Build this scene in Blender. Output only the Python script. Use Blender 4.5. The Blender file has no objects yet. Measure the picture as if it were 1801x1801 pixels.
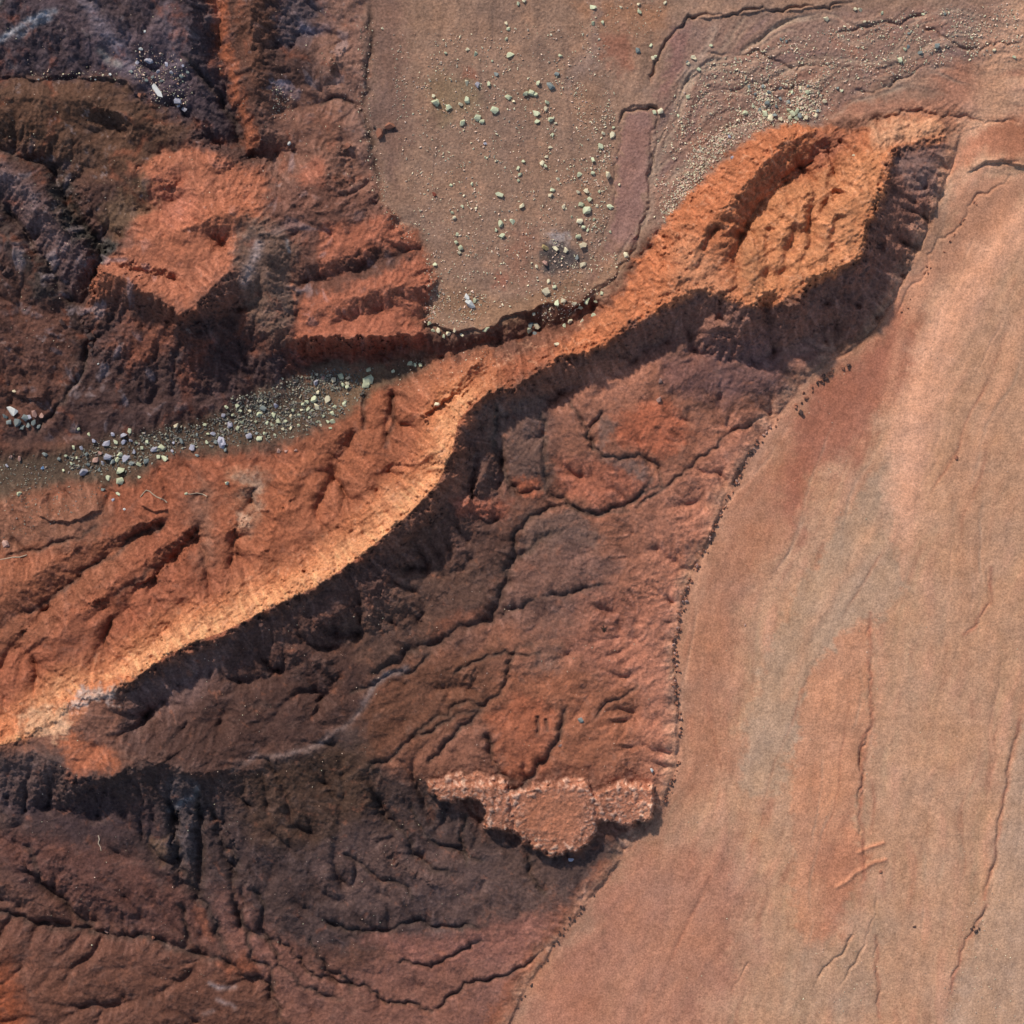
# Straight-down aerial view of an eroded red badland: a sunlit sandstone ridge between a stony wash
# (upper left) and a sand plain (right).  Every survey table below is in plan units of 5 cm
# (u to the east, v to the south, h up); the terrain is a real height field.
import bpy, math, random, time
import numpy as np
T0 = time.time()
S = 0.05                      # metres per plan unit
C0 = 900.5
def wx(u): return (u - C0) * S
def wy(v): return (C0 - v) * S
sc = bpy.context.scene
col = sc.collection

# ------------------------------------------------------------------ camera, sky, sun, exposure
DATUM = 70 * S
CAM_H = 300.0
cam_d = bpy.data.cameras.new('camera')
cam = bpy.data.objects.new('camera', cam_d)
col.objects.link(cam)
cam.location = (0, 0, DATUM + CAM_H)
cam.rotation_euler = (0, 0, 0)
cam_d.sensor_width = 36
cam_d.angle = 2 * math.atan(1801 * S / 2 / CAM_H)
cam_d.clip_end = 3000
sc.camera = cam

SUN_EL = 39.0
SUN_AZ = -30.0                # degrees east of north (negative: north-west)
w = bpy.data.worlds.new('World'); sc.world = w; w.use_nodes = True
nt = w.node_tree; nt.nodes.clear()
sky = nt.nodes.new('ShaderNodeTexSky'); sky.sky_type = 'NISHITA'; sky.sun_disc = False
sky.sun_elevation = math.radians(SUN_EL); sky.sun_rotation = math.radians(SUN_AZ)
bg = nt.nodes.new('ShaderNodeBackground'); bg.inputs[1].default_value = 0.145
wo = nt.nodes.new('ShaderNodeOutputWorld')
nt.links.new(sky.outputs[0], bg.inputs[0]); nt.links.new(bg.outputs[0], wo.inputs[0])
sd = bpy.data.lights.new('sun', 'SUN'); sd.energy = 3.7; sd.angle = math.radians(2.5); sd.color = (1.0, 0.93, 0.86)
so = bpy.data.objects.new('sun', sd); col.objects.link(so)
so.rotation_euler = (math.radians(90 - SUN_EL), 0, math.radians(180 - SUN_AZ))
so.location = (0, 0, 60)
sc.view_settings.view_transform = 'Standard'; sc.view_settings.look = 'None'
sc.view_settings.exposure = 0.07; sc.view_settings.gamma = 1.0
LIT = 1.0                     # brightness of level ground in this light, for an albedo of one

# ------------------------------------------------------------------ numeric helpers
rng = np.random.default_rng(7)
LO, HI, N = -80.0, 1881.0, 1140
ax = np.linspace(LO, HI, N).astype(np.float32)
PX = (HI - LO) / (N - 1)
U, V = np.meshgrid(ax, ax)

def bil(A, u, v, lo=LO, hi=HI):
    n = A.shape[0]
    x = np.clip((u - lo) / (hi - lo) * (n - 1), 0, n - 1.001); y = np.clip((v - lo) / (hi - lo) * (n - 1), 0, n - 1.001)
    i = x.astype(np.int32); j = y.astype(np.int32); fx = (x - i).astype(np.float32); fy = (y - j).astype(np.float32)
    B = A.ravel(); k = j * n + i
    return (B[k] * (1 - fx) + B[k + 1] * fx) * (1 - fy) + (B[k + n] * (1 - fx) + B[k + n + 1] * fx) * fy

def upmat(n, m):
    x = np.linspace(0, m - 1, n); i = np.floor(x).astype(int); f = x - i
    M = np.zeros((n, m), np.float32); r = np.arange(n)
    wts = (-.5*f + f*f - .5*f**3, 1 - 2.5*f*f + 1.5*f**3, .5*f + 2*f*f - 1.5*f**3, -.5*f*f + .5*f**3)
    for k in range(4):
        np.add.at(M, (r, np.clip(i - 1 + k, 0, m - 1)), wts[k])
    return M
def resize(A, n):
    M = upmat(n, A.shape[0]); return M @ A @ M.T

_tab = {}
def gnoise(x, y, seed):                      # gradient noise, about -1..1
    if seed not in _tab:
        r = np.random.default_rng(seed); a = r.uniform(0, 2*np.pi, 65536)
        _tab[seed] = (np.cos(a).astype(np.float32), np.sin(a).astype(np.float32))
    gx, gy = _tab[seed]
    xi = np.floor(x); yi = np.floor(y); fx = (x - xi).astype(np.float32); fy = (y - yi).astype(np.float32)
    i = xi.astype(np.int32) & 255; j = yi.astype(np.int32) & 255
    i1 = (i + 1) & 255; j1 = (j + 1) & 255
    def g(a, b, dx, dy):
        k = a + b * 256; return gx[k] * dx + gy[k] * dy
    sx = fx*fx*fx*(fx*(fx*6-15)+10); sy = fy*fy*fy*(fy*(fy*6-15)+10)
    a = g(i, j, fx, fy); b = g(i1, j, fx-1, fy); c = g(i, j1, fx, fy-1); d = g(i1, j1, fx-1, fy-1)
    a = a + sx*(b-a); c = c + sx*(d-c)
    return (a + sy*(c-a)) * 1.5

def fbm(L, seed, oct=4, gain=.5, u=None, v=None):
    u = U if u is None else u; v = V if v is None else v
    o = 0; a = 1.; n = 0
    for k in range(oct):
        o = o + a * gnoise(u / L + 17.3*k, v / L + 9.1*k, seed + k); n += a; a *= gain; L = L / 2.03
    return o / n * 1.4
def blur(A, s):
    n = A.shape[0]; p = int(3 * s / PX) + 2
    B = np.pad(A, p, mode='edge'); f = np.fft.rfft2(B)
    ky = np.fft.fftfreq(B.shape[0])[:, None]; kx = np.fft.rfftfreq(B.shape[1])[None]
    f *= np.exp(-2*(np.pi*s/PX)**2*(kx*kx+ky*ky))
    return np.fft.irfft2(f, B.shape)[p:-p, p:-p].astype(np.float32)
def sstep(a, b, x):
    t = np.clip((x - a) / (b - a), 0, 1); return t*t*(3-2*t)

def wiggle(pts, amp, seed, step=9):          # a natural, meandering version of a surveyed line
    p = np.array([q[:2] for q in pts], float)
    d = np.r_[0, np.cumsum(np.hypot(*np.diff(p, axis=0).T))]
    t = np.arange(0, d[-1], step); u = np.interp(t, d, p[:, 0]); v = np.interp(t, d, p[:, 1])
    r = np.random.default_rng(seed); q = t / 30.
    def nz(): 
        o = 0
        for f, a in ((.35, 1.), (.9, .6), (2.1, .35)): o = o + a * np.sin(f*q*2*np.pi*r.uniform(.7, 1.3) + r.uniform(0, 6.3))
        return o
    fade = np.minimum(1, np.minimum(t, d[-1]-t) / 25 + .15)
    return np.stack([u + nz()*amp*fade, v + nz()*amp*fade], 1)
def linedist(p, R):                          # window, distance to a polyline (up to R), share of its length, side
    W = window(p, R + 2); Uw, Vw = U[W], V[W]; J0, I0 = W[0].start, W[1].start
    D = np.full(Uw.shape, R, np.float32); Q = np.zeros(Uw.shape, np.float32); SG = np.zeros(Uw.shape, np.float32)
    L = np.r_[0, np.cumsum(np.hypot(*np.diff(p, axis=0).T))]
    for k in range(len(p) - 1):
        (x0, y0), (x1, y1) = p[k], p[k+1]
        i0 = max(int((min(x0, x1)-R-LO)/PX), 0); i1 = min(int((max(x0, x1)+R-LO)/PX)+2, N)
        j0 = max(int((min(y0, y1)-R-LO)/PX), 0); j1 = min(int((max(y0, y1)+R-LO)/PX)+2, N)
        if i0 >= i1 or j0 >= j1: continue
        z = (slice(max(j0-J0, 0), j1-J0), slice(max(i0-I0, 0), i1-I0))
        u = Uw[z]; v = Vw[z]; dx, dy = x1-x0, y1-y0
        if u.size == 0: continue
        t = np.clip(((u-x0)*dx+(v-y0)*dy)/(dx*dx+dy*dy+1e-6), 0, 1)
        d = np.hypot(u-x0-t*dx, v-y0-t*dy); m = d < D[z]
        D[z][m] = d[m]; Q[z][m] = ((L[k]+t*(L[k+1]-L[k]))/L[-1])[m]
        SG[z][m] = (dy*(u-x0)-dx*(v-y0))[m]
    return W, D, Q, SG
cax = np.linspace(LO, HI, 286); CU, CV = np.meshgrid(cax, cax)
def sdf(poly):                               # signed distance (inside positive), coarse grid
    d = np.full(CU.shape, 1e9); ins = np.zeros(CU.shape, bool); n = len(poly)
    for k in range(n):
        x0, y0 = poly[k][:2]; x1, y1 = poly[(k+1) % n][:2]; dx, dy = x1-x0, y1-y0
        t = np.clip(((CU-x0)*dx+(CV-y0)*dy)/(dx*dx+dy*dy+1e-6), 0, 1)
        d = np.minimum(d, np.hypot(CU-x0-t*dx, CV-y0-t*dy))
        if y0 != y1:
            ins ^= ((y0 > CV) != (y1 > CV)) & (CU < (x1-x0)*(CV-y0)/(y1-y0)+x0)
    return np.where(ins, d, -d).astype(np.float32)
# edge-roughening fields shared by every boundary
W1u = fbm(70, 101, 5); W1v = fbm(70, 111, 5)
W2u = fbm(16, 121, 4, .6); W2v = fbm(16, 131, 4, .6)
def window(poly, mg):
    a = np.array([q[:2] for q in poly]); lo = np.floor((a.min(0)-mg-LO)/PX).astype(int); hi = np.ceil((a.max(0)+mg-LO)/PX).astype(int)+1
    return (slice(max(lo[1], 0), min(hi[1], N)), slice(max(lo[0], 0), min(hi[0], N)))
def wregion(poly, soft=8, rough=10, fine=4):
    w = window(poly, soft + 1.3*rough + 1.3*fine + 4)
    D = bil(sdf(poly), U[w] + W1u[w]*rough + W2u[w]*fine, V[w] + W1v[w]*rough + W2v[w]*fine)
    return w, sstep(-soft, soft, D)
def region(poly, soft=8, rough=10, fine=4):
    o = np.zeros((N, N), np.float32); w, m = wregion(poly, soft, rough, fine); o[w] = m; return o
# ------------------------------------------------------------------ relief: surveyed crests, feet and channels (u, v, height)
SURVEY = '''
# main ridge: crest, foot of the sunny face
-70,1325,138 0,1308,138 50,1296,138 100,1262,140 130,1232,142 175,1222,142 220,1205,142 300,1150,144 350,1126,145 400,1108,146 470,1072,147 560,1030,148 640,975,148 720,905,148 770,852,149 797,795,150 806,745,148 830,712,143 870,690,136 910,680,126 960,640,118 1030,615,114 1090,590,114 1140,552,118 1180,522,126 1230,510,136 1280,522,146 1320,540,150
1322,546,150 1328,526,147 1338,511,145 1352,508,145 1362,520,146 1370,540,149 1385,544,150 1400,531,150 1408,508,149 1425,492,148 1450,480,148 1478,470,147 1502,466,146 1513,450,145 1506,432,144 1515,405,142 1530,380,139 1535,350,135 1550,325,128 1556,295,120 1566,270,106 1590,262,90 1620,255,82 1650,245,72
-70,1296,112 60,1246,108 150,1190,106 230,1166,104 300,1106,101 400,1040,98 500,990,96 560,950,95 620,900,93 680,842,91 720,792,90 752,735,90 800,690,92 880,655,90 960,610,86 1040,575,82 1090,540,84 1140,490,94
# slope between the ridge and the stony channel
0,985,62 150,965,66 300,905,64 450,852,66 600,762,68
0,1120,82 200,1050,82 400,940,80 550,860,80
-70,872,28 0,856,34 100,832,38 200,815,42 300,790,46 400,765,50 500,735,53 600,692,56 660,662,58 740,628,60 850,606,60 930,588,61 1000,570,62 1055,545,64
-70,800,30 60,800,37 200,775,44 330,760,49 420,740,52 520,700,55 560,665,57
# terrace lip above the channel and the flat
745,572,76 800,580,76 845,582,75 900,556,74 960,536,73 1010,540,70 1050,515,70
660,-70,92 690,150,88 715,380,82 790,520,78
860,-70,90 900,300,84 960,480,77
1080,-70,80 1100,200,76 1090,420,72
1170,-70,74 1180,60,72 1300,120,70 1500,110,66 1860,70,62
1150,320,69 1250,230,67 1400,195,65 1600,165,62 1870,200,58
# north-east head of the ridge
1120,455,70 1145,420,70 1200,350,70 1280,270,69 1350,225,68 1440,214,66 1500,225,68 1560,200,66 1640,195,62 1690,240,58
1430,232,82 1375,256,106 1310,316,125 1262,383,132 1225,440,136 1200,500,134
1458,256,70 1402,304,78 1340,358,90 1300,402,106 1288,450,124
1480,268,82 1430,330,104 1390,390,122 1360,440,134 1345,500,142
1475,300,88 1455,350,104 1425,400,120
1530,240,84 1520,300,112 1490,360,128 1450,430,140
1675,262,58 1668,300,55 1655,350,52 1625,420,48 1592,480,45 1560,550,42 1500,610,40 1430,650,38
1575,275,84 1590,320,88 1580,380,86 1560,430,84 1530,500,72
1130,640,60 1200,620,60 1260,625,58 1320,630,56 1400,610,52 1470,575,54
# sunken toe slopes south-east of the ridge
1050,690,62 1010,730,64 960,740,70 930,790,72
1000,800,64 1100,790,54 1200,770,44 1330,750,30
880,730,86 870,790,76 880,860,66
832,800,90 830,870,72
860,910,66 950,950,56 1060,960,44 1200,920,32
715,1000,70 790,1020,60 900,1050,52 1020,1080,40 1150,1080,24
575,1110,74 640,1120,66 740,1100,58
410,1200,84 500,1185,76 580,1190,68
310,1260,98 380,1290,98
720,1170,54 670,1195,58 640,1250,62 560,1310,74 480,1330,88 410,1350,104
600,1240,72 560,1270,78
640,1355,64 720,1300,58 800,1270,54 950,1230,48 1080,1220,32 1170,1220,18
760,1352,52 900,1345,47 1000,1345,42 1100,1345,32
1430,660,36 1370,733,28 1300,832,24 1240,970,20 1205,1060,16 1190,1150,14 1195,1280,10 1195,1340,8 1172,1420,5 1150,1450,4 1080,1540,0 1000,1640,-4 920,1760,-9 880,1860,-12
# south basin and the south-west slopes
760,1440,20 850,1490,13 920,1530,9 1000,1540,7 1100,1490,6
640,1430,34 700,1520,20 800,1600,7
500,1400,62 540,1470,42 600,1560,22 700,1650,4
520,1620,18 640,1720,-2 800,1760,-8
-70,1322,136 20,1310,137 80,1318,136 125,1345,134 140,1370,132 200,1362,130 250,1325,130 300,1345,126 340,1352,124 372,1352,120 410,1350,104
110,1290,137 150,1300,128 200,1320,128
-70,1400,84 60,1420,78 160,1430,72 300,1430,74 400,1425,68
330,1400,86 310,1470,58 300,1520,46 330,1560,34 395,1650,20 440,1720,10 490,1790,0 540,1870,-10
400,1440,62 420,1560,34 450,1640,20 540,1740,4
-70,1560,62 50,1610,50 130,1640,40 250,1655,30 380,1692,16 440,1720,10
-70,1480,78 60,1530,64 150,1590,50 260,1630,36
-70,1720,92 40,1730,74 150,1740,58 300,1760,30 420,1840,6
-70,1860,96 100,1860,76
268,1440,66 275,1500,56 300,1560,44
290,1420,72 296,1480,62 300,1530,50
308,1430,58 306,1500,44 312,1545,34 345,1595,26
328,1410,74 326,1480,60 330,1540,44
349,1420,56 347,1500,40 350,1570,28
364,1420,66 368,1500,46 366,1570,34 380,1630,28
386,1450,52 410,1495,40 410,1540,32
440,1420,66 440,1500,50 425,1570,36
480,1440,60 470,1540,36 500,1620,26
600,1400,48 640,1480,38 720,1540,26 760,1560,18
660,1420,28 690,1470,20 740,1520,12
20,1480,66 55,1535,52 110,1590,44 165,1630,36
100,1500,76 160,1560,64 230,1610,46
-70,1530,74 20,1560,66 90,1600,52
-70,1650,76 60,1665,62 160,1680,48 280,1690,34
560,1240,60 600,1200,60
820,1180,62 880,1160,58 920,1190,50
780,1220,46 830,1210,46
1020,1000,52 1090,1030,42 1150,1020,34
# gullies and spurs of the slope above the main ridge
0,1175,86 50,1105,74 110,1035,64 190,972,56 280,922,50
100,1120,98 180,1045,90 260,985,82 330,930,72 360,870,60
-40,1090,92 60,1015,82 130,965,72 175,915,60
210,1085,84 252,1032,72 300,987,62 342,932,54
300,1060,96 352,992,86 392,922,74
400,998,84 422,922,66 442,862,56
470,965,98 502,892,86 545,812,72 560,770,62
560,905,84 590,832,68 612,772,58
640,858,96 662,792,84 662,722,70
702,765,80 692,702,66
# north-west massif
445,-70,176 446,20,162 449,100,150 453,180,136 458,252,120
380,-70,156 388,40,142 392,120,130 410,190,117 434,252,104
330,-70,198 340,20,182 346,80,166 352,140,150 372,200,130
352,205,128 376,230,120 402,258,108
338,215,120 360,245,112 388,262,104
440,272,100 470,285,104 520,262,100
150,-70,206 190,30,184 230,85,166 270,132,149 300,170,134 335,208,120
-70,-70,222 60,20,208 110,45,200 150,90,180
-70,90,186 60,100,178 160,120,168
-70,146,162 80,148,162 180,150,158 240,170,150 290,195,136
-70,176,172 60,185,172 160,190,168 230,215,158 300,240,142 345,262,132
185,205,150 215,232,142 250,268,134
-70,215,166 60,225,160 140,255,152 220,290,146 260,310,142
250,300,138 300,272,136 345,262,132 385,268,128
-70,262,142 20,273,138 75,285,132 105,312,124 122,352,114 145,398,106 180,440,100 165,500,90 140,545,80
160,330,138 190,380,128 215,420,120
20,300,152 60,338,150 110,388,144 145,432,134 162,478,112
-70,300,150 20,300,152
-70,338,128 0,340,124 35,392,112 72,442,102 102,492,92 132,536,82
-70,385,130 0,398,126 50,440,118 80,498,104 96,530,92
-70,460,112 0,470,108 50,530,92 90,560,84
132,540,80 150,590,70 152,630,64 125,690,54 90,745,42
-70,560,104 0,600,88 80,620,74 120,640,66
-70,690,58 0,700,50 60,730,44
180,600,84 190,660,64 160,720,48
270,292,146 300,330,148 340,345,150 385,300,146 390,280,138
245,378,128 290,350,138 330,325,140
262,400,142 300,420,152 345,402,164 385,390,172 420,386,174 440,398,174
330,440,154 360,420,160 385,400,168
385,425,150 400,440,150
200,440,142 240,464,150 290,480,154 322,490,156
212,470,138 262,484,144 312,498,148
165,530,122 190,488,150 240,494,160 262,508,164 292,526,168 336,556,172 366,534,172 392,506,172 414,482,172 424,462,172 418,448,168
225,540,120 262,556,120 300,575,122 340,600,122 390,575,126 425,540,124
220,600,100 300,640,92 380,640,92 430,620,94
240,690,64 330,690,68 420,690,66
440,640,84 470,670,66
440,400,174 462,420,172 474,460,164 482,520,146 500,580,124 508,600,110
512,430,150 518,500,136 522,560,118
500,380,150 560,372,134 640,385,112 690,378,98
520,410,140 580,420,128 640,408,114 700,415,98
700,452,96 650,470,104 600,488,114 540,500,122
535,470,136 600,460,124 660,440,112
770,500,90 700,502,114 620,524,124 545,556,128
740,540,94 680,548,104 610,562,112
535,596,118 600,597,116 680,594,110 744,588,94
540,625,68 640,622,64 720,608,61
540,345,124 570,320,128 600,335,116
470,340,136 520,320,122 560,285,112 620,262,98
480,300,116 500,280,108
660,-70,92 640,100,91 650,240,88 672,350,84 740,430,82 772,500,80 752,560,77
600,-70,99 600,60,98 590,140,97 600,230,94 630,320,90
500,-70,142 500,40,126 495,90,116
560,-70,112 556,30,106 520,85,106
600,90,106 585,130,104 560,180,98
490,200,108 520,200,106
# sand plain
1700,-70,66 1870,-70,62
1760,270,56 1870,282,54
1740,300,49 1870,304,48
1690,330,50 1640,440,44 1590,560,39
1870,360,52 1780,410,52 1700,520,50 1640,640,44 1600,800,38 1580,1000,28
1480,650,38 1450,800,30 1400,950,24
1870,700,44 1800,1000,32 1780,1300,18 1740,1860,-6
1320,900,23 1290,1100,16 1270,1300,9 1200,1500,2
1520,1100,26 1440,1300,15 1380,1600,3 1300,1860,-8
1540,1250,15 1530,1400,9 1550,1600,2 1545,1860,-9
1870,1500,10 1870,1860,-4
'''
LINES = [np.array([[float(x) for x in q.split(',')] for q in l.split()]) for l in SURVEY.strip().split('\n') if l and l[0] != '#']
def offset(L, d, dh, i0=0, i1=None, floor=-99):                # a line beside a crest: d > 0 lies to the right of travel
    q = L[i0:i1]; t = np.gradient(q[:, :2], axis=0); t = t/(np.hypot(*t.T)[:, None]+1e-6)
    rj = np.random.default_rng(int(abs(d)*7)); d = d*rj.uniform(.75, 1.35, len(q)); dh = dh*rj.uniform(.8, 1.2, len(q))
    return np.column_stack([q[:, 0]-t[:, 1]*d, q[:, 1]+t[:, 0]*d, np.maximum(q[:, 2]+dh, floor)])
MAIN, HEAD = LINES[0], LINES[1]
LINES += [offset(MAIN, 18, -24, 6), offset(MAIN, 50, -54, 6), offset(MAIN, -20, -26, 6, 20), offset(MAIN, -44, -40, 6, 19), offset(HEAD, 16, -34, 5, 19), offset(HEAD, 40, -60, 7, 17),
          np.array([[1345, 524, 118], [1346, 545, 100], [1346, 565, 88]]), np.array([[1262, 530, 112], [1270, 560, 92]])]
def solve(levels=((62, 400), (123, 200), (245, 120), (490, 80))):
    H = None
    for n, it in levels:
        acc = np.zeros((n, n)); cnt = np.zeros((n, n)); c = (HI - LO) / (n - 1)
        for L in LINES:
            for a, b in zip(L[:-1], L[1:]):
                k = max(int(np.hypot(*(b-a)[:2]) / c * 2), 2)
                q = a + (b - a) * np.linspace(0, 1, k)[:, None]
                i = np.clip(np.rint((q[:, 0]-LO)/c).astype(int), 0, n-1); j = np.clip(np.rint((q[:, 1]-LO)/c).astype(int), 0, n-1)
                np.add.at(acc, (j, i), q[:, 2]); np.add.at(cnt, (j, i), 1)
        fix = cnt > 0; val = np.where(fix, acc / np.maximum(cnt, 1), 0)
        H = np.full((n, n), val[fix].mean()) if H is None else resize(H.astype(np.float32), n).astype(float)
        H[fix] = val[fix]
        for _ in range(it):
            P = np.pad(H, 1, mode='edge')
            H = np.where(fix, val, .25*(P[:-2, 1:-1]+P[2:, 1:-1]+P[1:-1, :-2]+P[1:-1, 2:]))
    return H.astype(np.float32)
H0 = resize(solve(), N)
H = bil(H0, U + W1u*9 + W2u*8, V + W1v*9 + W2v*8)

# where each kind of ground lies
SEAM = [(1800,-90),(1720,140),(1690,235),(1672,290),(1655,350),(1625,425),(1592,490),(1560,555),(1505,612),(1430,652),(1370,733),(1300,832),(1240,970),(1205,1060),(1190,1150),(1195,1280),(1195,1340),(1172,1420),(1150,1450),(1080,1540),(1000,1640),(920,1760),(860,1900)]
PLAIN = SEAM + [(1900,1900),(1900,-90)]
FLAT = [(655,-90),(645,80),(650,240),(672,350),(740,430),(772,500),(750,575),(845,583),(900,557),(960,537),(1060,520),(1120,450),(1200,350),(1290,265),(1350,226),(1440,212),(1520,200),(1690,210),(1900,210),(1900,-90)]
CHANNEL = [(-90,800),(60,800),(200,765),(330,745),(430,700),(540,650),(640,640),(740,632),(760,645),(650,690),(600,740),(520,775),(400,790),(300,800),(230,850),(100,850),(0,880),(-90,890)]
LEDGE = [(745,1374),(770,1366),(800,1362),(850,1364),(892,1370),(897,1388),(905,1400),(930,1386),(960,1378),(1030,1368),(1040,1378),(1042,1400),(1055,1395),(1080,1378),(1100,1374),(1140,1384),(1156,1383),(1152,1420),(1146,1444),(1110,1456),(1080,1450),(1052,1446),(1048,1478),(1010,1498),(985,1510),(960,1506),(920,1488),(908,1466),(880,1470),(852,1460),(846,1420),(830,1406),(800,1411),(772,1412),(752,1392)]
mPlain = region(PLAIN, 6, 4, 2); mFlat = region(FLAT, 8, 5, 3); mChan = region(CHANNEL, 14, 10, 6)
CREST = LINES[0][:, :2]
calm = np.clip(1 - .95*mPlain - .85*mFlat, 0, 1)

# lumpy bedrock under the rills
hill = region([(-90,-90),(655,-90),(645,240),(672,350),(772,500),(745,600),(600,680),(200,770),(-90,790)], 12, 8, 4)
def ridged(L, seed, oct=4):
    o = 0; a = 1.
    for k in range(oct): o = o + a*(1-2*np.abs(gnoise((U+W1u*14)/L+3.7*k, (V+W1v*14)/L+5.1*k, seed+k))); a *= .5; L /= 2.1
    return o/1.9

crestD = np.full((N, N), 150., np.float32)
Wc, Dc, _, SGc = linedist(np.concatenate([LINES[0][:, :2], LINES[1][1:, :2]]), 150); crestD[Wc] = Dc; crestS = np.zeros((N, N), np.float32); crestS[Wc] = SGc
flank = sstep(140, 60, crestD)*(crestS < 0)                    # steep shaded flank of the ridge
strip = sstep(90, 50, crestD)*(crestS > 0)
cut_w = np.clip(.95 - .4*hill + .25*flank - .35*strip, .1, 1)*calm*(1-.9*mChan)
H += 6*fbm(20, 171, 4, .6)*sstep(30, 4, crestD) + 6*fbm(11, 176, 3, .6)*sstep(16, 3, crestD)
H += calm*(1-mChan)*(hill*(5*ridged(120, 141, 4) + 4*fbm(70, 151, 4)) + (1-hill)*(6*ridged(130, 161, 4) + 3*fbm(60, 165, 4, .5))*sstep(4, 30, crestD)*sstep(0, 1, 1-mPlain))
lo_ = blur(H, 45); H += (H-lo_)*(.6*hill + (1-hill)*sstep(20, 90, crestD)*(.35 - .2*sstep(1250, 1400, V) + .3*(crestS < 0)))*calm*(1-mChan)
# rain-cut rills: drops run down the fall line, and the ground is cut where their paths gather
def rills(H, n, drops, steps, iters, cut, seed, sm=1.0, inertia=.55, s0=.3, line=False):
    c = (HI-LO)/(n-1); g = np.linspace(LO, HI, n); gu, gv = np.meshgrid(g.astype(np.float32), g.astype(np.float32))
    h = bil(blur(H, c*.5), gu, gv); h0 = h.copy(); msk = bil(cut_w, gu, gv).ravel()
    r = np.random.default_rng(seed)
    def gs(A, q):
        ky = np.fft.fftfreq(n)[:, None]; kx = np.fft.rfftfreq(n)[None]
        return np.fft.irfft2(np.fft.rfft2(A)*np.exp(-2*(np.pi*q)**2*(kx*kx+ky*ky)), A.shape).astype(np.float32)
    for it in range(iters):
        G = h + .35*(gs(h, sm) - h) + .5*r.standard_normal((n, n)).astype(np.float32)*.3
        gy, gx = np.gradient(G, c); gx = gx.astype(np.float32).ravel(); gy = gy.astype(np.float32).ravel()
        x = r.uniform(1, n-2, drops).astype(np.float32); y = r.uniform(1, n-2, drops).astype(np.float32)
        vx = np.zeros(drops, np.float32); vy = np.zeros(drops, np.float32); acc = np.zeros(n*n, np.float32)
        wt = np.ones(drops, np.float32); Gf = G.ravel(); last = np.full(drops, 1e9, np.float32)
        for st in range(steps):
            k = (np.clip(y+.5, 0, n-1)).astype(np.int32)*n + np.clip(x+.5, 0, n-1).astype(np.int32)
            a = gx[k]; b = gy[k]; z = Gf[k]; wt *= np.where(z > last, .25, 1.); last = z
            vx = inertia*vx - (1-inertia)*a; vy = inertia*vy - (1-inertia)*b
            q = np.sqrt(vx*vx+vy*vy)+1e-6
            wt *= np.where(q < .02, .8, 1.)
            acc += np.bincount(k, wt, n*n).astype(np.float32)
            x = np.clip(x + vx/q, 0, n-1); y = np.clip(y + vy/q, 0, n-1)
        A = gs(acc.reshape(n, n), .75)/(drops*steps/(n*n))
        big = gs(A, 9.)
        slope = np.minimum(np.hypot(gs(gx.reshape(n, n), 2), gs(gy.reshape(n, n), 2))/s0, 1.)
        e = np.log1p(np.maximum(A, 0)*1.2) - np.log1p(np.maximum(big, 0)*1.2)
        e = np.clip(e, -.9, 1.1) if not line else sstep(.5, 1.7, e)*1.2
        h -= cut*np.sqrt(slope)*msk.reshape(n, n)*e if line else cut*slope*msk.reshape(n, n)*e
        if line: break
        h = h + .12*(gs(h, .8) - h)
    return H + resize(h - h0, N)
H = rills(H, 300, 22000, 55, 3, 3.9, 31)
H = rills(H, 600, 70000, 70, 3, 2.3, 32)
H = rills(H, 860, 110000, 80, 1, 5.5, 33, line=True)
print('rills', round(time.time()-T0, 1))

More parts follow.
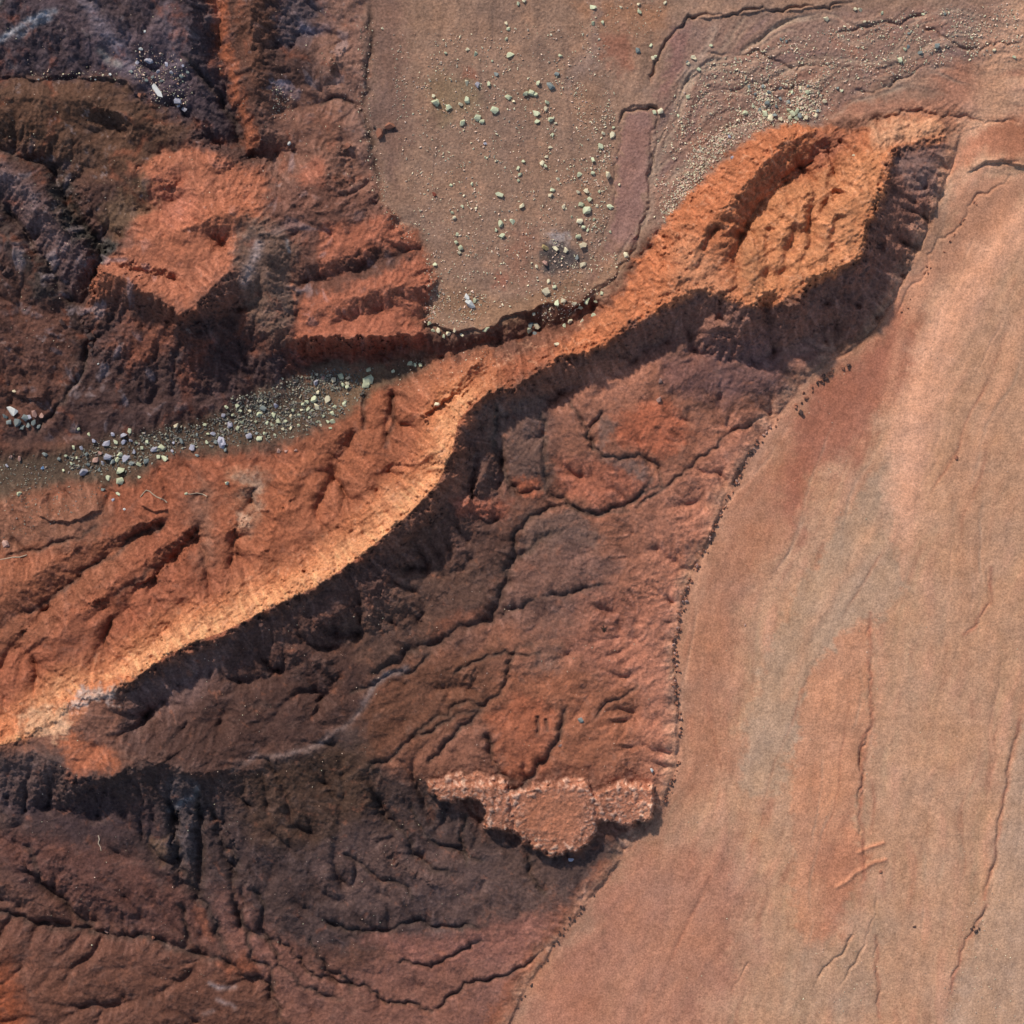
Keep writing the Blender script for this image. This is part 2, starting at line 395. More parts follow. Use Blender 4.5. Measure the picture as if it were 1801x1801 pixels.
# surveyed channels and cracks: half-width, depth, meander, line
CUTS = '''
2.2 1.6 3|1430,655 1370,735 1340,772 1310,815 1292,860 1270,905 1247,965 1225,1000 1208,1040 1200,1090 1190,1130 1190,1180 1195,1240 1200,1315 1196,1340 1182,1390 1170,1420 1150,1450 1110,1500 1080,1540 1000,1640 920,1760 880,1830
2 1.6 3|1690,240 1668,320 1625,425 1592,490 1560,555 1505,612 1430,655
10 8.5 4|1300,405 1296,440 1290,480 1288,515
9 7.5 4|1350,400 1352,440 1345,480 1340,505
10 8.5 4|1392,395 1385,440 1375,480 1372,505
8 7.5 4|1430,385 1425,420 1415,450 1408,480
8 7.5 4|1470,380 1466,410 1460,440 1450,460
9 9 4|1475,335 1455,365 1432,400
5 5 4|1260,400 1240,440 1220,480
5 5 4|1200,400 1180,440 1165,480
7 6 5|640,1190 700,1160 780,1120 830,1102 868,1085 880,1055 890,1010 900,985 985,930
4 4 4|868,1085 930,1060 1010,1040 1060,1030
4 4 5|610,1225 660,1200 720,1180 760,1150
4 4 4|905,985 905,950 930,905 1000,890 1060,905 1110,900
4 4 4|960,860 1000,890 1050,905 1120,880 1150,840
3 3 4|1110,900 1180,850 1290,760 1350,730
3 3 5|1030,780 1060,800 1130,805 1165,820 1160,850 1110,885
4 4 3|900,850 915,870 960,860
5 5 4|870,700 870,780 890,850 905,872
5 5 4|950,720 960,790 958,860
3 4 4|1000,700 1030,750 1045,790
3 4 4|1060,720 1030,770 1045,795
4 4 5|720,1300 760,1270 800,1240 850,1240 885,1210 895,1180 905,1150 940,1130
4 4 4|640,1350 690,1330 745,1290 780,1270 850,1245
4 4 4|750,1350 800,1290 850,1250
3 3 4|790,1190 840,1160 890,1150 950,1150
5 5 5|850,1290 870,1340 900,1380
5 5 4|1000,1240 985,1290 960,1340 905,1395
3 3 4|1045,1265 1080,1235 1130,1205
3 3 3|945,1260 948,1280 945,1300
3 3 3|960,1265 962,1290
6 5 5|300,1400 305,1460 310,1520 340,1570 370,1620 390,1680 400,1700
6 4 5|345,1380 350,1450 348,1530 350,1560
5 6 5|370,1400 380,1470 410,1500 412,1550 405,1600 430,1640 455,1660 480,1660
4 5 5|440,1560 460,1600 455,1650 480,1680 500,1720 540,1750 600,1770
5 6 5|-60,1590 40,1620 130,1640 250,1655 330,1680 400,1705 470,1740 480,1790 520,1830
4 5 5|310,1590 325,1640 330,1665
5 6 5|40,1480 70,1550 110,1600 160,1630
4 4 5|420,1560 425,1640 440,1700 470,1710 475,1760
4 4 5|540,1650 570,1710 600,1730 620,1760
5 5 5|650,1400 680,1440 720,1490 760,1540 800,1540
4 4 4|720,1410 740,1470 790,1500 850,1520
4 4 4|820,1430 810,1470 820,1530
4 4 4|935,1500 930,1550 960,1580
4 4 4|600,1500 650,1540 700,1560 730,1590
4 5 5|560,1620 620,1650 680,1640 740,1630 800,1640 850,1640
3 4 5|690,1700 740,1710 800,1690 850,1660
3 4 5|480,1640 520,1700 560,1730 620,1740 680,1770 760,1790
3 4 5|760,1790 830,1735 890,1730 960,1680
4 2 5|30,1080 80,1060 130,1020 190,980 230,950 290,920
4 1.5 5|200,1050 240,1020 290,990
3 3 4|0,985 60,965 130,950 170,925
4 4 3|640,760 640,700 650,690
4 4 3|690,690 690,740 680,790
5 7 4|430,275 410,210 370,150 330,110
6 8 5|150,410 115,340 85,290 20,275
5 7 5|130,540 90,480 50,420 0,350
4 6 5|150,600 152,640 120,690 60,760
4 4 4|650,0 655,60 648,130 640,200 655,260 665,330
3 3 4|560,190 600,170 620,180 640,200
2 4 4|1140,160 1145,130 1160,100 1180,60 1215,30 1260,28 1330,18 1420,14 1500,5
2 4 4|1160,195 1140,188 1100,195 1090,215
2 2.2 4|1160,195 1150,225 1145,260 1143,340 1130,400 1105,460 1060,510 1010,540
1.5 1.2 5|1090,210 1085,300 1070,400 1030,480
2 2.5 4|1500,160 1560,155 1580,140 1640,110
2 2.5 6|1280,160 1330,150 1400,155 1460,160
2 2.5 6|1230,100 1320,90 1400,120 1500,115
2 3 5|1620,40 1660,70 1720,85 1801,72
2 3 4|1470,60 1520,45 1580,40 1640,20
2 2.5 4|1490,240 1540,210 1590,195 1650,200 1720,210 1800,215
2 3 4|1440,270 1470,260 1490,240
2 3.5 4|1370,320 1400,300 1440,275
3 5 4|1705,300 1740,282 1801,286
2 3 5|1790,300 1760,320 1720,350 1690,390 1660,420 1620,480
2 2.5 4|1640,470 1600,510 1580,560
2 2.5 4|1535,1080 1535,1180 1540,1270 1520,1320 1525,1370 1518,1420 1525,1500 1525,1560
2.5 5 3|1537,1280 1525,1315 1520,1330 1524,1365 1518,1405 1516,1425
2 3 4|1545,1580 1548,1620 1530,1660 1515,1700 1480,1750
2 3 4|1548,1650 1550,1720 1555,1800
2 3 4|1510,1650 1480,1690 1440,1740
3 4 3|1801,1270 1785,1350 1772,1420 1760,1510 1740,1590
2 3 4|1745,1600 1700,1680 1680,1760
2 2.5 4|1320,1700 1300,1740 1290,1760
1.5 2 4|1740,1000 1748,1060 1720,1100 1700,1120
'''
VARY = gnoise(U/40., V/40., 77)
BEDS = []
for k, l in enumerate(CUTS.strip().split('\n')):
    a, b = l.split('|'); hw, dp, mz = [float(x) for x in a.split()]
    p = wiggle([tuple(float(x) for x in q.split(',')) for q in b.split()], mz*.8, 500+k, 7)
    R = hw*3.2; W, D, Q, _ = linedist(p, R)
    vary = .65 + .55*VARY[W]
    wv = hw*(.75+.5*vary)
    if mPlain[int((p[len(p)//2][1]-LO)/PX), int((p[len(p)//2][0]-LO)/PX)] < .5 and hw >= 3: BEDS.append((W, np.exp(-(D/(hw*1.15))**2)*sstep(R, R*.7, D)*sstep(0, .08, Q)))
    H[W] -= dp*vary*np.exp(-(D/wv)**1.6)*sstep(R, R*.7, D)*sstep(0, .08, Q)*(1-.6*sstep(.85, 1, Q))*(2.6 if mPlain[int((p[len(p)//2][1]-LO)/PX), int((p[len(p)//2][0]-LO)/PX)] < .5 else 1.3)

# terrace steps that face the light or throw a line of shade (line: upper side is left of travel)
def scarp(pts, h, wid, back, seed, amp=3):
    W, D, Q, SG = linedist(wiggle(pts, amp, seed, 7), back)
    lift = np.where(SG > 0, np.exp(-D/(back*.4))*sstep(0, wid, D), 0)
    H[W] += h*lift*sstep(back, back*.6, D)*sstep(0, .1, Q)*sstep(1, .9, Q)
SCARPS = [
    ([(740,572),(800,583),(845,585),(900,558),(960,538),(1010,543),(1055,518)], 10, 3, 60, 1, 3),
    ([(1086,222),(1098,196),(1120,187),(1160,190)], 4, 3, 30, 2, 2),
    ([(1010,545),(1060,505),(1105,460),(1130,400),(1143,340),(1147,260),(1160,195)], 3.5, 3.5, 34, 3, 4),
    ([(1180,62),(1215,34),(1260,32),(1330,22),(1420,18),(1500,8)], 6, 3, 40, 4, 2),
    ([(1700,305),(1735,284),(1801,290),(1860,296)], 8, 3, 45, 5, 2),
    ([(60,905),(90,922),(140,915),(185,898)], 10, 4, 50, 6, 2),
    ([(245,890),(270,902),(300,896)], 8, 3, 40, 7, 2),
    ([(0,150),(90,152),(170,148),(230,160),(270,190)], 8, 4, 50, 8, 3),
    ([(10,690),(40,700),(80,706)], 12, 4, 40, 10, 2),
]
SC_DONE = [scarp(*s) for s in SCARPS]

# the knobbly caprock ledge
LD = bil(sdf(LEDGE), U + W1u*9 + W2u*8, V + W1v*9 + W2v*8)
base = blur(H, 30)
knob = np.abs(fbm(15, 61, 4, .6))
mid = region([(925,1420),(955,1398),(1010,1402),(1030,1430),(1005,1470),(960,1478),(925,1450)], 14, 5, 3)
top = base + 23 - (V-1370)*.02 + (5*knob + 4*np.abs(fbm(40, 67, 3)))*(1-.5*mid) + 1.5*mid + 2.5*fbm(60, 65, 3)
split = np.minimum(np.abs(U-(896+.12*(V-1400))+W2u*5), np.abs(U-(1046+.1*(V-1400))+W2u*5))
top -= 5*np.exp(-(split/5)**2)
mLedge = sstep(-3.5, 4.5, LD)
south = sstep(1366, 1388, V + W2u*6)
H = H + (np.maximum(top, H) - H)*mLedge*np.maximum(south, .55)

# fibrous weathering of the sunny face, flaky crust of the toe slopes
fa = (U*.80 - V*.60); fb = (U*.60 + V*.80)
fib = fbm(1, 341, 5, .65, u=fa/46. + .3*W2u, v=fb/9. + .3*W2v)
face = np.clip(strip + region([(1100,510),(1145,420),(1290,268),(1440,218),(1640,205),(1560,300),(1520,400),(1410,512),(1320,545),(1230,515),(1140,555)], 12, 8, 4), 0, 1)
H += face*(3.2*fib + 1.8*np.abs(fbm(12, 345, 4, .65)) + 5*fbm(48, 347, 4, .6)*sstep(3, 20, crestD))
toe = calm*(1-hill)*(1-mChan)*(1-face)
H += toe*sstep(0, 120, -bil(sdf(PLAIN), U, V))*(1.0*ridged(52, 351, 4) + .6*ridged(20, 361, 4))
# flow: drops comb the soil along the fall line; on the plain and the wash along the old sheet floods
GUIDE = '''1430,660 1300,840 1220,1040 1195,1300 1080,1560 900,1860
1690,240 1650,420 1560,570 1440,690 1330,900 1270,1100 1240,1350 1120,1600 980,1860
1540,640 1440,820 1370,1000 1310,1200 1280,1400 1170,1650 1080,1860
1860,330 1720,450 1650,620 1600,800 1560,950 1470,1130 1400,1350 1340,1600 1280,1860
1860,480 1760,700 1690,900 1640,1200 1600,1500 1580,1860
1860,1000 1780,1400 1720,1650 1680,1860
1540,1080 1530,1400 1500,1640 1440,1860
1860,1300 1800,1600 1790,1860
1860,40 1600,55 1400,95 1250,130 1185,240 1145,400 1060,520
1860,150 1640,135 1500,160 1400,195 1300,245 1200,340 1110,460
1860,240 1700,225 1600,190 1500,210
860,-60 880,300 900,540
1050,-60 1075,200 1060,400 990,500
700,-60 720,400 800,560'''
def guide(n=123):
    c = (HI-LO)/(n-1); ac = np.zeros((2, n, n)); ct = np.zeros((n, n))
    for l in GUIDE.split('\n'):
        q = np.array([[float(x) for x in p.split(',')] for p in l.split()])
        for a, b in zip(q[:-1], q[1:]):
            L = np.hypot(*(b-a)); k = int(L/c*2)+2; p = a+(b-a)*np.linspace(0, 1, k)[:, None]
            i = np.clip(np.rint((p[:, 0]-LO)/c).astype(int), 0, n-1); j = np.clip(np.rint((p[:, 1]-LO)/c).astype(int), 0, n-1)
            for d in (0, 1): np.add.at(ac[d], (j, i), (b-a)[d]/L)
            np.add.at(ct, (j, i), 1)
    fx = ct > 0; o = []
    for d in (0, 1):
        v = np.where(fx, ac[d]/np.maximum(ct, 1), 0); A = v.copy()
        for _ in range(500):
            Pd = np.pad(A, 1, mode='edge'); A = np.where(fx, .6*v+.4*A, .25*(Pd[:-2, 1:-1]+Pd[2:, 1:-1]+Pd[1:-1, :-2]+Pd[1:-1, 2:]))
        o.append(resize(A.astype(np.float32), N))
    return o
G1, G2 = guide()
nwm = region([(1180,40),(1500,20),(1801,0),(1801,120),(1560,160),(1420,215),(1280,268),(1150,420),(1150,260)], 20, 10, 6)
even = np.clip(mPlain + mFlat, 0, 1)
Hb = blur(H, 5); gy, gx = np.gradient(Hb, PX); gs_ = np.hypot(gx, gy)+1e-4
dxf = G1*even - gx/gs_*(1-even); dyf = G2*even - gy/gs_*(1-even); q_ = np.hypot(dxf, dyf)+1e-5
an_ = .55*fbm(110, 381, 3)*even*(1+.8*nwm)
dxf, dyf = dxf*np.cos(an_)-dyf*np.sin(an_), dxf*np.sin(an_)+dyf*np.cos(an_)
stp = (1.7 + 1.9*even)/PX
dxf = (dxf/q_*stp).astype(np.float32).ravel(); dyf = (dyf/q_*stp).astype(np.float32).ravel()
r_ = np.random.default_rng(99)
src = [blur(r_.standard_normal((N, N)).astype(np.float32), 1.3).ravel(), (fbm(9, 371, 2)).astype(np.float32).ravel(), fbm(28, 375, 2).astype(np.float32).ravel()]
acc_ = [np.zeros(N*N, np.float32) for _ in src]; J, I = np.mgrid[0:N, 0:N]
for sg in (1, -1):
    x = I.ravel().astype(np.float32); y = J.ravel().astype(np.float32)
    for st in range(17):
        k = np.clip(y+.5, 0, N-1).astype(np.int32)*N + np.clip(x+.5, 0, N-1).astype(np.int32)
        wk = 1 - st/17.
        for a, sr in zip(acc_, src): a += sr[k]*wk
        x = x + sg*dxf[k]; y = y + sg*dyf[k]
F1, F2, F3 = [(a/np.std(a)).reshape(N, N) for a in acc_]
F1 = F1*(1-even) + blur(F1, 2.2)*even; F2 = F2*(1-even) + blur(F2, 2.6)*even; F3 = blur(F3, 2.)
fall = sstep(.05, .35, gs_)*calm
H += fall*(1-mLedge)*(1-.3*face)*(1-.4*toe)*(1-.25*hill)*(.35*F1 + .6*F2 + .9*F3)
# thread-like wash lines that run with the floods over plain, wash and flat
ux = (dxf/np.hypot(dxf, dyf)).reshape(N, N); uy = (dyf/np.hypot(dxf, dyf)).reshape(N, N)
r_ = np.random.default_rng(5); THREADS = []
def thread(u, v, L, hw, dp, kind):
    p = [(u, v)]
    for _ in range(int(L/7)):
        i = min(max(int((p[-1][0]-LO)/PX), 0), N-1); j = min(max(int((p[-1][1]-LO)/PX), 0), N-1)
        p.append((p[-1][0]+7*ux[j, i]+r_.normal(0, .8), p[-1][1]+7*uy[j, i]+r_.normal(0, .8)))
    p = np.array(p); R = hw*3.2
    if p[:, 0].min() < LO+30 or p[:, 0].max() > HI-10 or p[:, 1].max() > HI-10: p = p[(p[:, 0] > LO+30) & (p[:, 0] < HI-10) & (p[:, 1] < HI-10) & (p[:, 1] > LO+10)]
    if len(p) < 6: return
    W, D, Q, _ = linedist(p, R); m = np.exp(-(D/hw)**1.6)*sstep(R, R*.7, D)*sstep(0, .25, Q)*sstep(1, .75, Q)*np.clip(.6+.6*VARY[W], .1, 1.2)*even[W]
    H[W] -= dp*m; THREADS.append((W, m, kind))
for _ in range(46): thread(r_.uniform(1230, 1850), r_.uniform(350, 1500), r_.uniform(140, 520), r_.uniform(1.6, 3.6), r_.uniform(.5, 1.3), r_.integers(3))
for _ in range(34): thread(r_.uniform(1230, 1860), r_.uniform(0, 215), r_.uniform(120, 420), r_.uniform(1.8, 4.5), r_.uniform(1., 2.6), 3)
for _ in range(16): thread(r_.uniform(680, 1080), r_.uniform(-30, 330), r_.uniform(80, 260), r_.uniform(1.6, 3.5), r_.uniform(.6, 1.5), 4)
print('flow', round(time.time()-T0, 1))
# roughness: gravel, crust and flow-combed sand
steep = blur(H, 6); gy, gx = np.gradient(steep, PX); slope = np.hypot(gx, gy)
rough = (.7+.3*hill)*fbm(22, 41, 5, .62)*calm + .8*np.abs(fbm(9, 46, 4, .65))*calm*(1+1.6*sstep(.5, 1.2, slope))
H += rough
H += mFlat*(1.1*fbm(34, 51, 5, .55) + .5*fbm(5, 56, 2))
# plain: long combed streaks that bend with the slope
bend = 60*np.sin((V-300)/900.) + .00028*(V-600)**2*(V < 600)*.9
us = U + bend + 18*W1u
streak = fbm(1, 71, 3, .6, u=us/34., v=V/330.)
H += mPlain*(.9*streak + .05*F2 + .5*F3 + .25*fbm(5, 79, 2))
nw = region([(1180,40),(1500,20),(1801,0),(1801,120),(1560,160),(1420,215),(1280,268),(1150,420),(1150,260)], 20, 10, 6)
bank = (sstep(-.25, .05, F3+.4*F2) + sstep(.7, .95, F3+.3*F2))*sstep(-.35, .35, fbm(110, 391, 3))
H += nw*(1.7*bank + .1*F1 + .2*F2 + 1.2*fbm(6, 86, 3, .6)) + mFlat*(1-nw)*(.15*F1 + .3*F2 + .5*F3)
H += mChan*(1.4*np.abs(fbm(8, 91, 3, .6)))
print('relief', round(time.time()-T0, 1))
# ------------------------------------------------------------------ rock and soil colours (the hue each ground has on the level, in sRGB)
def lin(c):
    c = np.array(c, float)/255.; return np.where(c <= .04045, c/12.92, ((c+.055)/1.055)**2.4)
COL = np.empty((N, N, 3), np.float32); COL[:] = lin((112, 76, 62))
def paint(c, m, a=1.):
    global COL
    m = (m*a)[..., None].astype(np.float32); COL += (lin(c).astype(np.float32) - COL)*m
nA = fbm(140, 201, 5); nB = fbm(60, 211, 5, .6); nC = fbm(22, 221, 5, .6); nD = fbm(300, 231, 4)
cPlain = region(PLAIN, 34, 18, 6); cFlat = region(FLAT, 12, 16, 10)
# north-west: brown, plum and slate beds
def P(s): return [tuple(float(x) for x in q.split(',')) for q in s.split()]
def zone(s, c, soft=14, rough=14, fine=6, a=1., mask=None):
    w, m = wregion(P(s), soft*SOFT, rough*1.5, fine*2.2)
    if mask is not None: m = m*mask[w]
    COL[w] += (lin(c).astype(np.float32) - COL[w])*(m*a)[..., None]
SOFT = 1.2
zone('-90,-90 650,-90 640,240 670,350 560,330 440,290 300,290 200,420 160,530 420,640 660,640 600,690 430,720 200,770 -90,800', (84,60,52), 20)
zone('-90,-90 330,-90 380,60 420,200 380,260 260,170 -90,160', (74,62,66), 30)
zone('100,40 330,60 360,180 270,190 180,120', (86,72,78), 30, 24)
zone('-90,150 230,155 330,230 280,300 170,330 90,280 -90,250', (92,66,50), 18)
zone('-90,300 30,310 110,370 150,440 170,490 100,520 -90,330', (92,72,70), 18)
zone('95,290 130,330 170,410 215,430 215,460 170,480 130,420 100,340', (60,58,54), 14)
zone('0,350 60,430 130,540 150,640 120,690 90,560 30,450', (66,56,52), 14)
zone('-90,500 100,540 140,600 90,740 -90,760', (98,66,54), 20)
zone('370,-90 400,-90 400,40 455,250 440,262 395,110 375,40', (150,86,54), 8, 5)
zone('400,-90 500,-90 470,100 460,200 420,90', (104,70,54), 14)
zone('500,-90 585,-90 590,20 520,85 490,80', (92,78,80), 12)
zone('585,40 560,90 560,150 590,160 640,120 645,0 600,-60', (132,96,80), 18)
zone('480,150 530,170 520,215 480,210', (150,140,152), 9, 10, 10, .85)
zone('460,180 600,160 650,240 660,360 600,330 470,330', (120,84,68), 14)
zone('570,-90 660,-90 660,340 625,300 590,200 560,120', (132,98,82), 20, 16, 8, .9)
zone('240,300 340,258 400,290 470,310 480,400 440,400 420,470 385,510 340,556 300,530 262,516 230,503 180,520 155,540 175,480 250,440 245,360', (156,94,64), 10, 8)
zone('270,330 330,310 360,380 300,400', (164,98,70), 20, 14)
zone('255,310 280,350 240,410 200,430 190,380 220,330', (104,80,60), 12)
zone('430,400 480,395 520,430 520,560 500,610 450,580 420,500', (112,90,76), 14, 10, 6, .8)
zone('520,300 570,290 580,340 540,360', (150,92,68), 12)
zone('570,400 650,385 700,375 745,430 772,490 770,520 745,560 745,600 520,605 522,540 560,500 560,440', (156,92,64), 6, 4, 3)
zone('530,330 640,340 640,390 560,400 530,380', (112,76,62), 12)
zone('600,470 680,440 740,450 690,480 620,500', (96,66,54), 8, 8)
zone('530,490 640,480 600,520 530,525', (104,68,54), 8, 8)
zone('520,605 745,600 760,625 620,650 520,640', (132,74,52), 10)
zone('160,560 420,560 520,640 640,645 560,680 430,720 200,770 90,770', (76,56,52), 18)
zone('200,590 260,570 330,540 330,600 230,640', (128,78,58), 18, 18, 8, .8)
zone('350,600 370,600 330,700 310,700', (124,72,52), 12, 12, 6, .7)
def early(pts, c, wid, a):
    W, D, Q, _ = linedist(wiggle(pts, 2, 77), wid*3); m = np.exp(-(D/wid)**2)*sstep(wid*3, wid*2, D)*np.clip(.7+.6*nC[W], 0, 1)*min(a*1.25, 1)
    COL[W] += (lin(c).astype(np.float32)-COL[W])*m[..., None]
early([(8,90),(40,74),(70,54),(115,38)], (160,166,174), 5, .8); early([(50,80),(80,62),(110,50)], (140,148,158), 4, .6)
early([(10,28),(22,14),(36,2)], (176,170,150), 7, .8); early([(150,-10),(175,40),(215,90),(240,130)], (120,114,126), 16, .6)
early([(440,500),(452,470),(462,440)], (160,146,144), 9, .6); early([(190,105),(210,120),(226,132)], (150,148,142), 6, .7)
early([(300,30),(310,80),(325,130)], (112,102,110), 14, .5); early([(535,55),(560,60),(580,50)], (130,124,140), 8, .6)
early([(510,430),(516,450)], (150,146,144), 3, .7); early([(519,490),(522,560)], (170,110,80), 2.5, .8)
early([(20,320),(55,350),(90,400),(120,440)], (128,108,108), 16, .5)
# stony channel and the slope that drops to it
zone('-90,860 240,840 330,795 480,790 600,745 660,690 760,640 900,640 1030,580 1120,500 1180,520 1090,590 960,640 870,690 805,745 790,800 640,975 470,1072 300,1150 130,1232 -90,1330', (152,88,60), 10, 8)
paint((164,98,64), region(P('400,870 660,690 900,640 1120,500 1160,520 870,690 790,800 640,940 400,1080'), 40, 20, 8), .7)
zone('-90,870 170,850 190,900 170,960 -90,990', (140,94,72), 18)
zone('350,830 380,860 380,1000 350,990 330,900', (140,98,78), 16, 10, 6, .8)
zone('-90,1000 150,960 260,930 220,1000 80,1120 -90,1180', (150,92,64), 20)
zone('400,810 470,830 460,910 430,940 410,870', (164,112,84), 12)
zone('415,835 445,830 460,880 458,895 438,890', (170,142,120), 9, 12, 10, .7)
zone('415,902 440,912 420,930', (178,156,134), 6, 8, 8, .7)
zone('650,900 690,850 700,870 660,905', (160,130,106), 8, 6, 5, .8)
zone('700,640 860,615 880,660 780,690 700,700', (166,104,72), 14, 10, 8)
stripm = sstep(56, 14, crestD + 16*W2u + 10*W1u)*(crestS > 0)*sstep(900, 780, U)  # sunlight put into the colour: ridge face painted paler towards its sunny crest
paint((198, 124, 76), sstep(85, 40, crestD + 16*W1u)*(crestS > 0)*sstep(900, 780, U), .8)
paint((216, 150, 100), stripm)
zone('-90,1250 60,1240 130,1215 230,1180 220,1215 100,1275 -90,1320', (190,118,74), 8)
zone('130,1215 215,1205 215,1225 140,1245', (180,166,160), 7, 8, 9, .8)
zone('50,1240 130,1235 130,1290 50,1280', (196,152,116), 8, 6, 8)
zone('115,1290 140,1285 210,1320 205,1365 135,1372', (160,92,58), 9, 8)
paint((96, 80, 66), mChan, .95)
zone('560,640 680,640 660,690 600,730 540,700', (140,112,84), 12, 10, 8, .6)
# flat, north-east wash
paint((154, 122, 98), cFlat)
paint((142, 114, 95), cFlat*sstep(-.1, .5, nA), .8)
paint((164, 126, 98), cFlat*sstep(.1, .6, nB), .6)
zone('640,-90 700,-90 720,200 700,350 670,300 650,200', (128,98,84), 18, 12, 8, .8)
zone('1050,60 1100,60 1110,90 1100,120 1055,110', (160,96,70), 14, 14, 8, .6)
zone('1010,0 1060,0 1180,20 1170,60 1110,60 1050,40', (160,116,84), 16)
zone('1040,0 1056,0 1050,120 1000,170 990,160 1035,90', (150,126,112), 8, 8, 5, .7)
zone('770,130 830,130 840,200 780,230 760,180', (142,118,90), 14)
zone('815,120 840,125 838,145 820,140', (164,96,72), 6, 8, 6, .6)
zone('905,410 940,400 930,480 905,500', (158,100,74), 14, 14, 8, .5)
zone('950,430 1000,430 1030,450 1020,475 950,480', (92,84,80), 8, 8)
zone('960,410 1000,405 1000,430 970,435', (164,150,142), 5, 6)
zone('870,480 890,480 892,505 872,500', (160,94,70), 6, 6, 6, .6)
zone('1098,200 1150,195 1140,330 1120,420 1060,480 1020,510 1070,420 1085,300', (152,114,100), 6, 4)
zone('740,560 840,575 1000,540 1100,470 1110,440 1060,440 1030,490 900,520 780,520', (148,112,78), 18, 14, 8, .6)
paint((152, 120, 102), nw)
paint((154, 112, 90), nw*sstep(.0, .5, nB), .7)
paint((168, 146, 124), nw*sstep(.3, 1.6, .6*F2+F3), .5)
paint((130, 104, 100), nw*sstep(.3, 1.6, -.6*F2-F3), .5)
paint((150, 136, 114), nw*sstep(.15, .7, fbm(26, 241, 4, .6))*region(P('1310,130 1450,140 1460,210 1330,215 1250,290 1170,420 1150,400 1200,300 1260,200'), 20, 14, 8), .85)
zone('1180,60 1225,30 1210,90 1165,180 1160,150', (146,108,96), 8)
zone('1440,215 1500,170 1680,110 1801,100 1900,220 1690,230 1600,195 1520,205', (168,116,88), 18)
zone('1560,140 1640,130 1660,160 1540,175 1500,170', (160,128,104), 14, 12, 6, .7)
# ridge head
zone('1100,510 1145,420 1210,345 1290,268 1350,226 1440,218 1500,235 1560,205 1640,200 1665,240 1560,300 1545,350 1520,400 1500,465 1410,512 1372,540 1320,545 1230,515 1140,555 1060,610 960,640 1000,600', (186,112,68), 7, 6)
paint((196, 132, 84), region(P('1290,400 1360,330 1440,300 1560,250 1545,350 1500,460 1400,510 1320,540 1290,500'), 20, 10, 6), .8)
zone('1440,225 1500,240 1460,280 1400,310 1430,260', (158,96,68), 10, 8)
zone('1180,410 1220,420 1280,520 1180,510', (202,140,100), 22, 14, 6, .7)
# shaded side and toe slopes
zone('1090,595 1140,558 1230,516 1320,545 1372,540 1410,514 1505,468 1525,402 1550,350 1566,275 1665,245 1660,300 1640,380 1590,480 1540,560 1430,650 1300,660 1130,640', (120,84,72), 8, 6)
zone('1560,290 1660,260 1650,340 1600,330', (120,92,84), 10)
zone('1150,640 1240,620 1300,660 1280,710 1180,700', (122,84,76), 16)
zone('1240,600 1370,600 1380,690 1260,690', (112,82,80), 20, 14, 6, .7)
zone('1060,640 1160,640 1200,720 1340,720 1300,830 1200,1060 1195,1340 1150,1440 1100,1370 760,1350 640,1350 700,1180 900,1080 960,930 1000,700', (144,94,72), 24, 16)
zone('1090,720 1170,700 1220,770 1150,800 1080,780', (164,92,62), 12, 12)
zone('980,800 1080,810 1160,850 1060,900 980,860', (156,94,70), 10, 8)
zone('1050,730 1080,740 1060,800 1140,820 1150,850 1060,810', (120,92,82), 8, 8)
zone('920,905 1010,900 1060,940 1040,970 960,990 905,960', (122,92,80), 10, 10)
zone('960,960 1100,980 1080,1080 980,1120 880,1100 880,1020', (120,86,74), 18, 14)
zone('810,760 880,700 970,710 965,860 900,850 850,880 790,860 760,900 640,1000 560,1050 560,1140 720,1150 800,1060 900,980 900,910 820,870', (90,64,56), 14, 12)
zone('830,720 960,700 965,850 900,840', (100,76,68), 10, 10)
zone('905,840 945,840 955,868 915,872', (164,92,62), 6, 5)
zone('800,870 900,880 890,910 820,905', (150,82,58), 10, 8, 6, .8)
zone('700,1010 880,980 870,1080 700,1160 600,1190 600,1110', (98,72,62), 20)
zone('780,1090 870,1060 850,1090 760,1130', (126,80,62), 10, 10)
zone('1050,1040 1160,1030 1195,1150 1160,1340 1040,1200 1000,1130', (154,98,76), 24, 16)
zone('870,1180 1000,1180 1140,1210 1150,1350 900,1360 850,1250', (144,90,64), 20, 14)
zone('700,1170 880,1130 860,1250 750,1300 640,1350 640,1240', (112,74,56), 20, 14)
zone('920,1120 990,1130 990,1180 930,1170', (130,92,76), 12, 12)
zone('850,1260 920,1220 980,1260 960,1350 900,1370', (156,90,60), 10, 8)
zone('1380,720 1300,832 1240,970 1205,1060 1190,1150 1195,1280 1195,1345 1160,1440 1130,1380 1130,1250 1110,1120 1130,1000 1180,880 1240,790 1300,730', (164,108,84), 36, 20, 6, .85)
# dark shale of the south slope
zone('220,1210 470,1080 640,985 700,1010 600,1110 640,1190 640,1250 410,1350 370,1360 250,1325 215,1300', (84,60,54), 10, 8)
zone('220,1215 330,1160 420,1120 350,1230 240,1270', (104,80,76), 14, 12, 8, .8)
zone('-90,1330 120,1310 140,1375 250,1330 370,1358 420,1352 640,1260 640,1350 750,1375 850,1470 1000,1515 1150,1455 1080,1540 1000,1600 850,1640 600,1680 400,1640 250,1640 -90,1500', (84,66,62), 12, 10)
zone('420,1360 640,1300 660,1400 560,1500 440,1480', (86,64,52), 20, 14)
zone('-90,1440 200,1480 330,1580 400,1680 250,1650 130,1600 -90,1480', (108,72,62), 20, 14)
zone('0,1400 250,1400 300,1480 100,1480', (80,62,62), 20)
zone('290,1370 360,1370 350,1520 300,1520', (90,82,84), 16, 12, 8, .6)
zone('260,1480 290,1470 300,1520 280,1530', (118,90,70), 8)
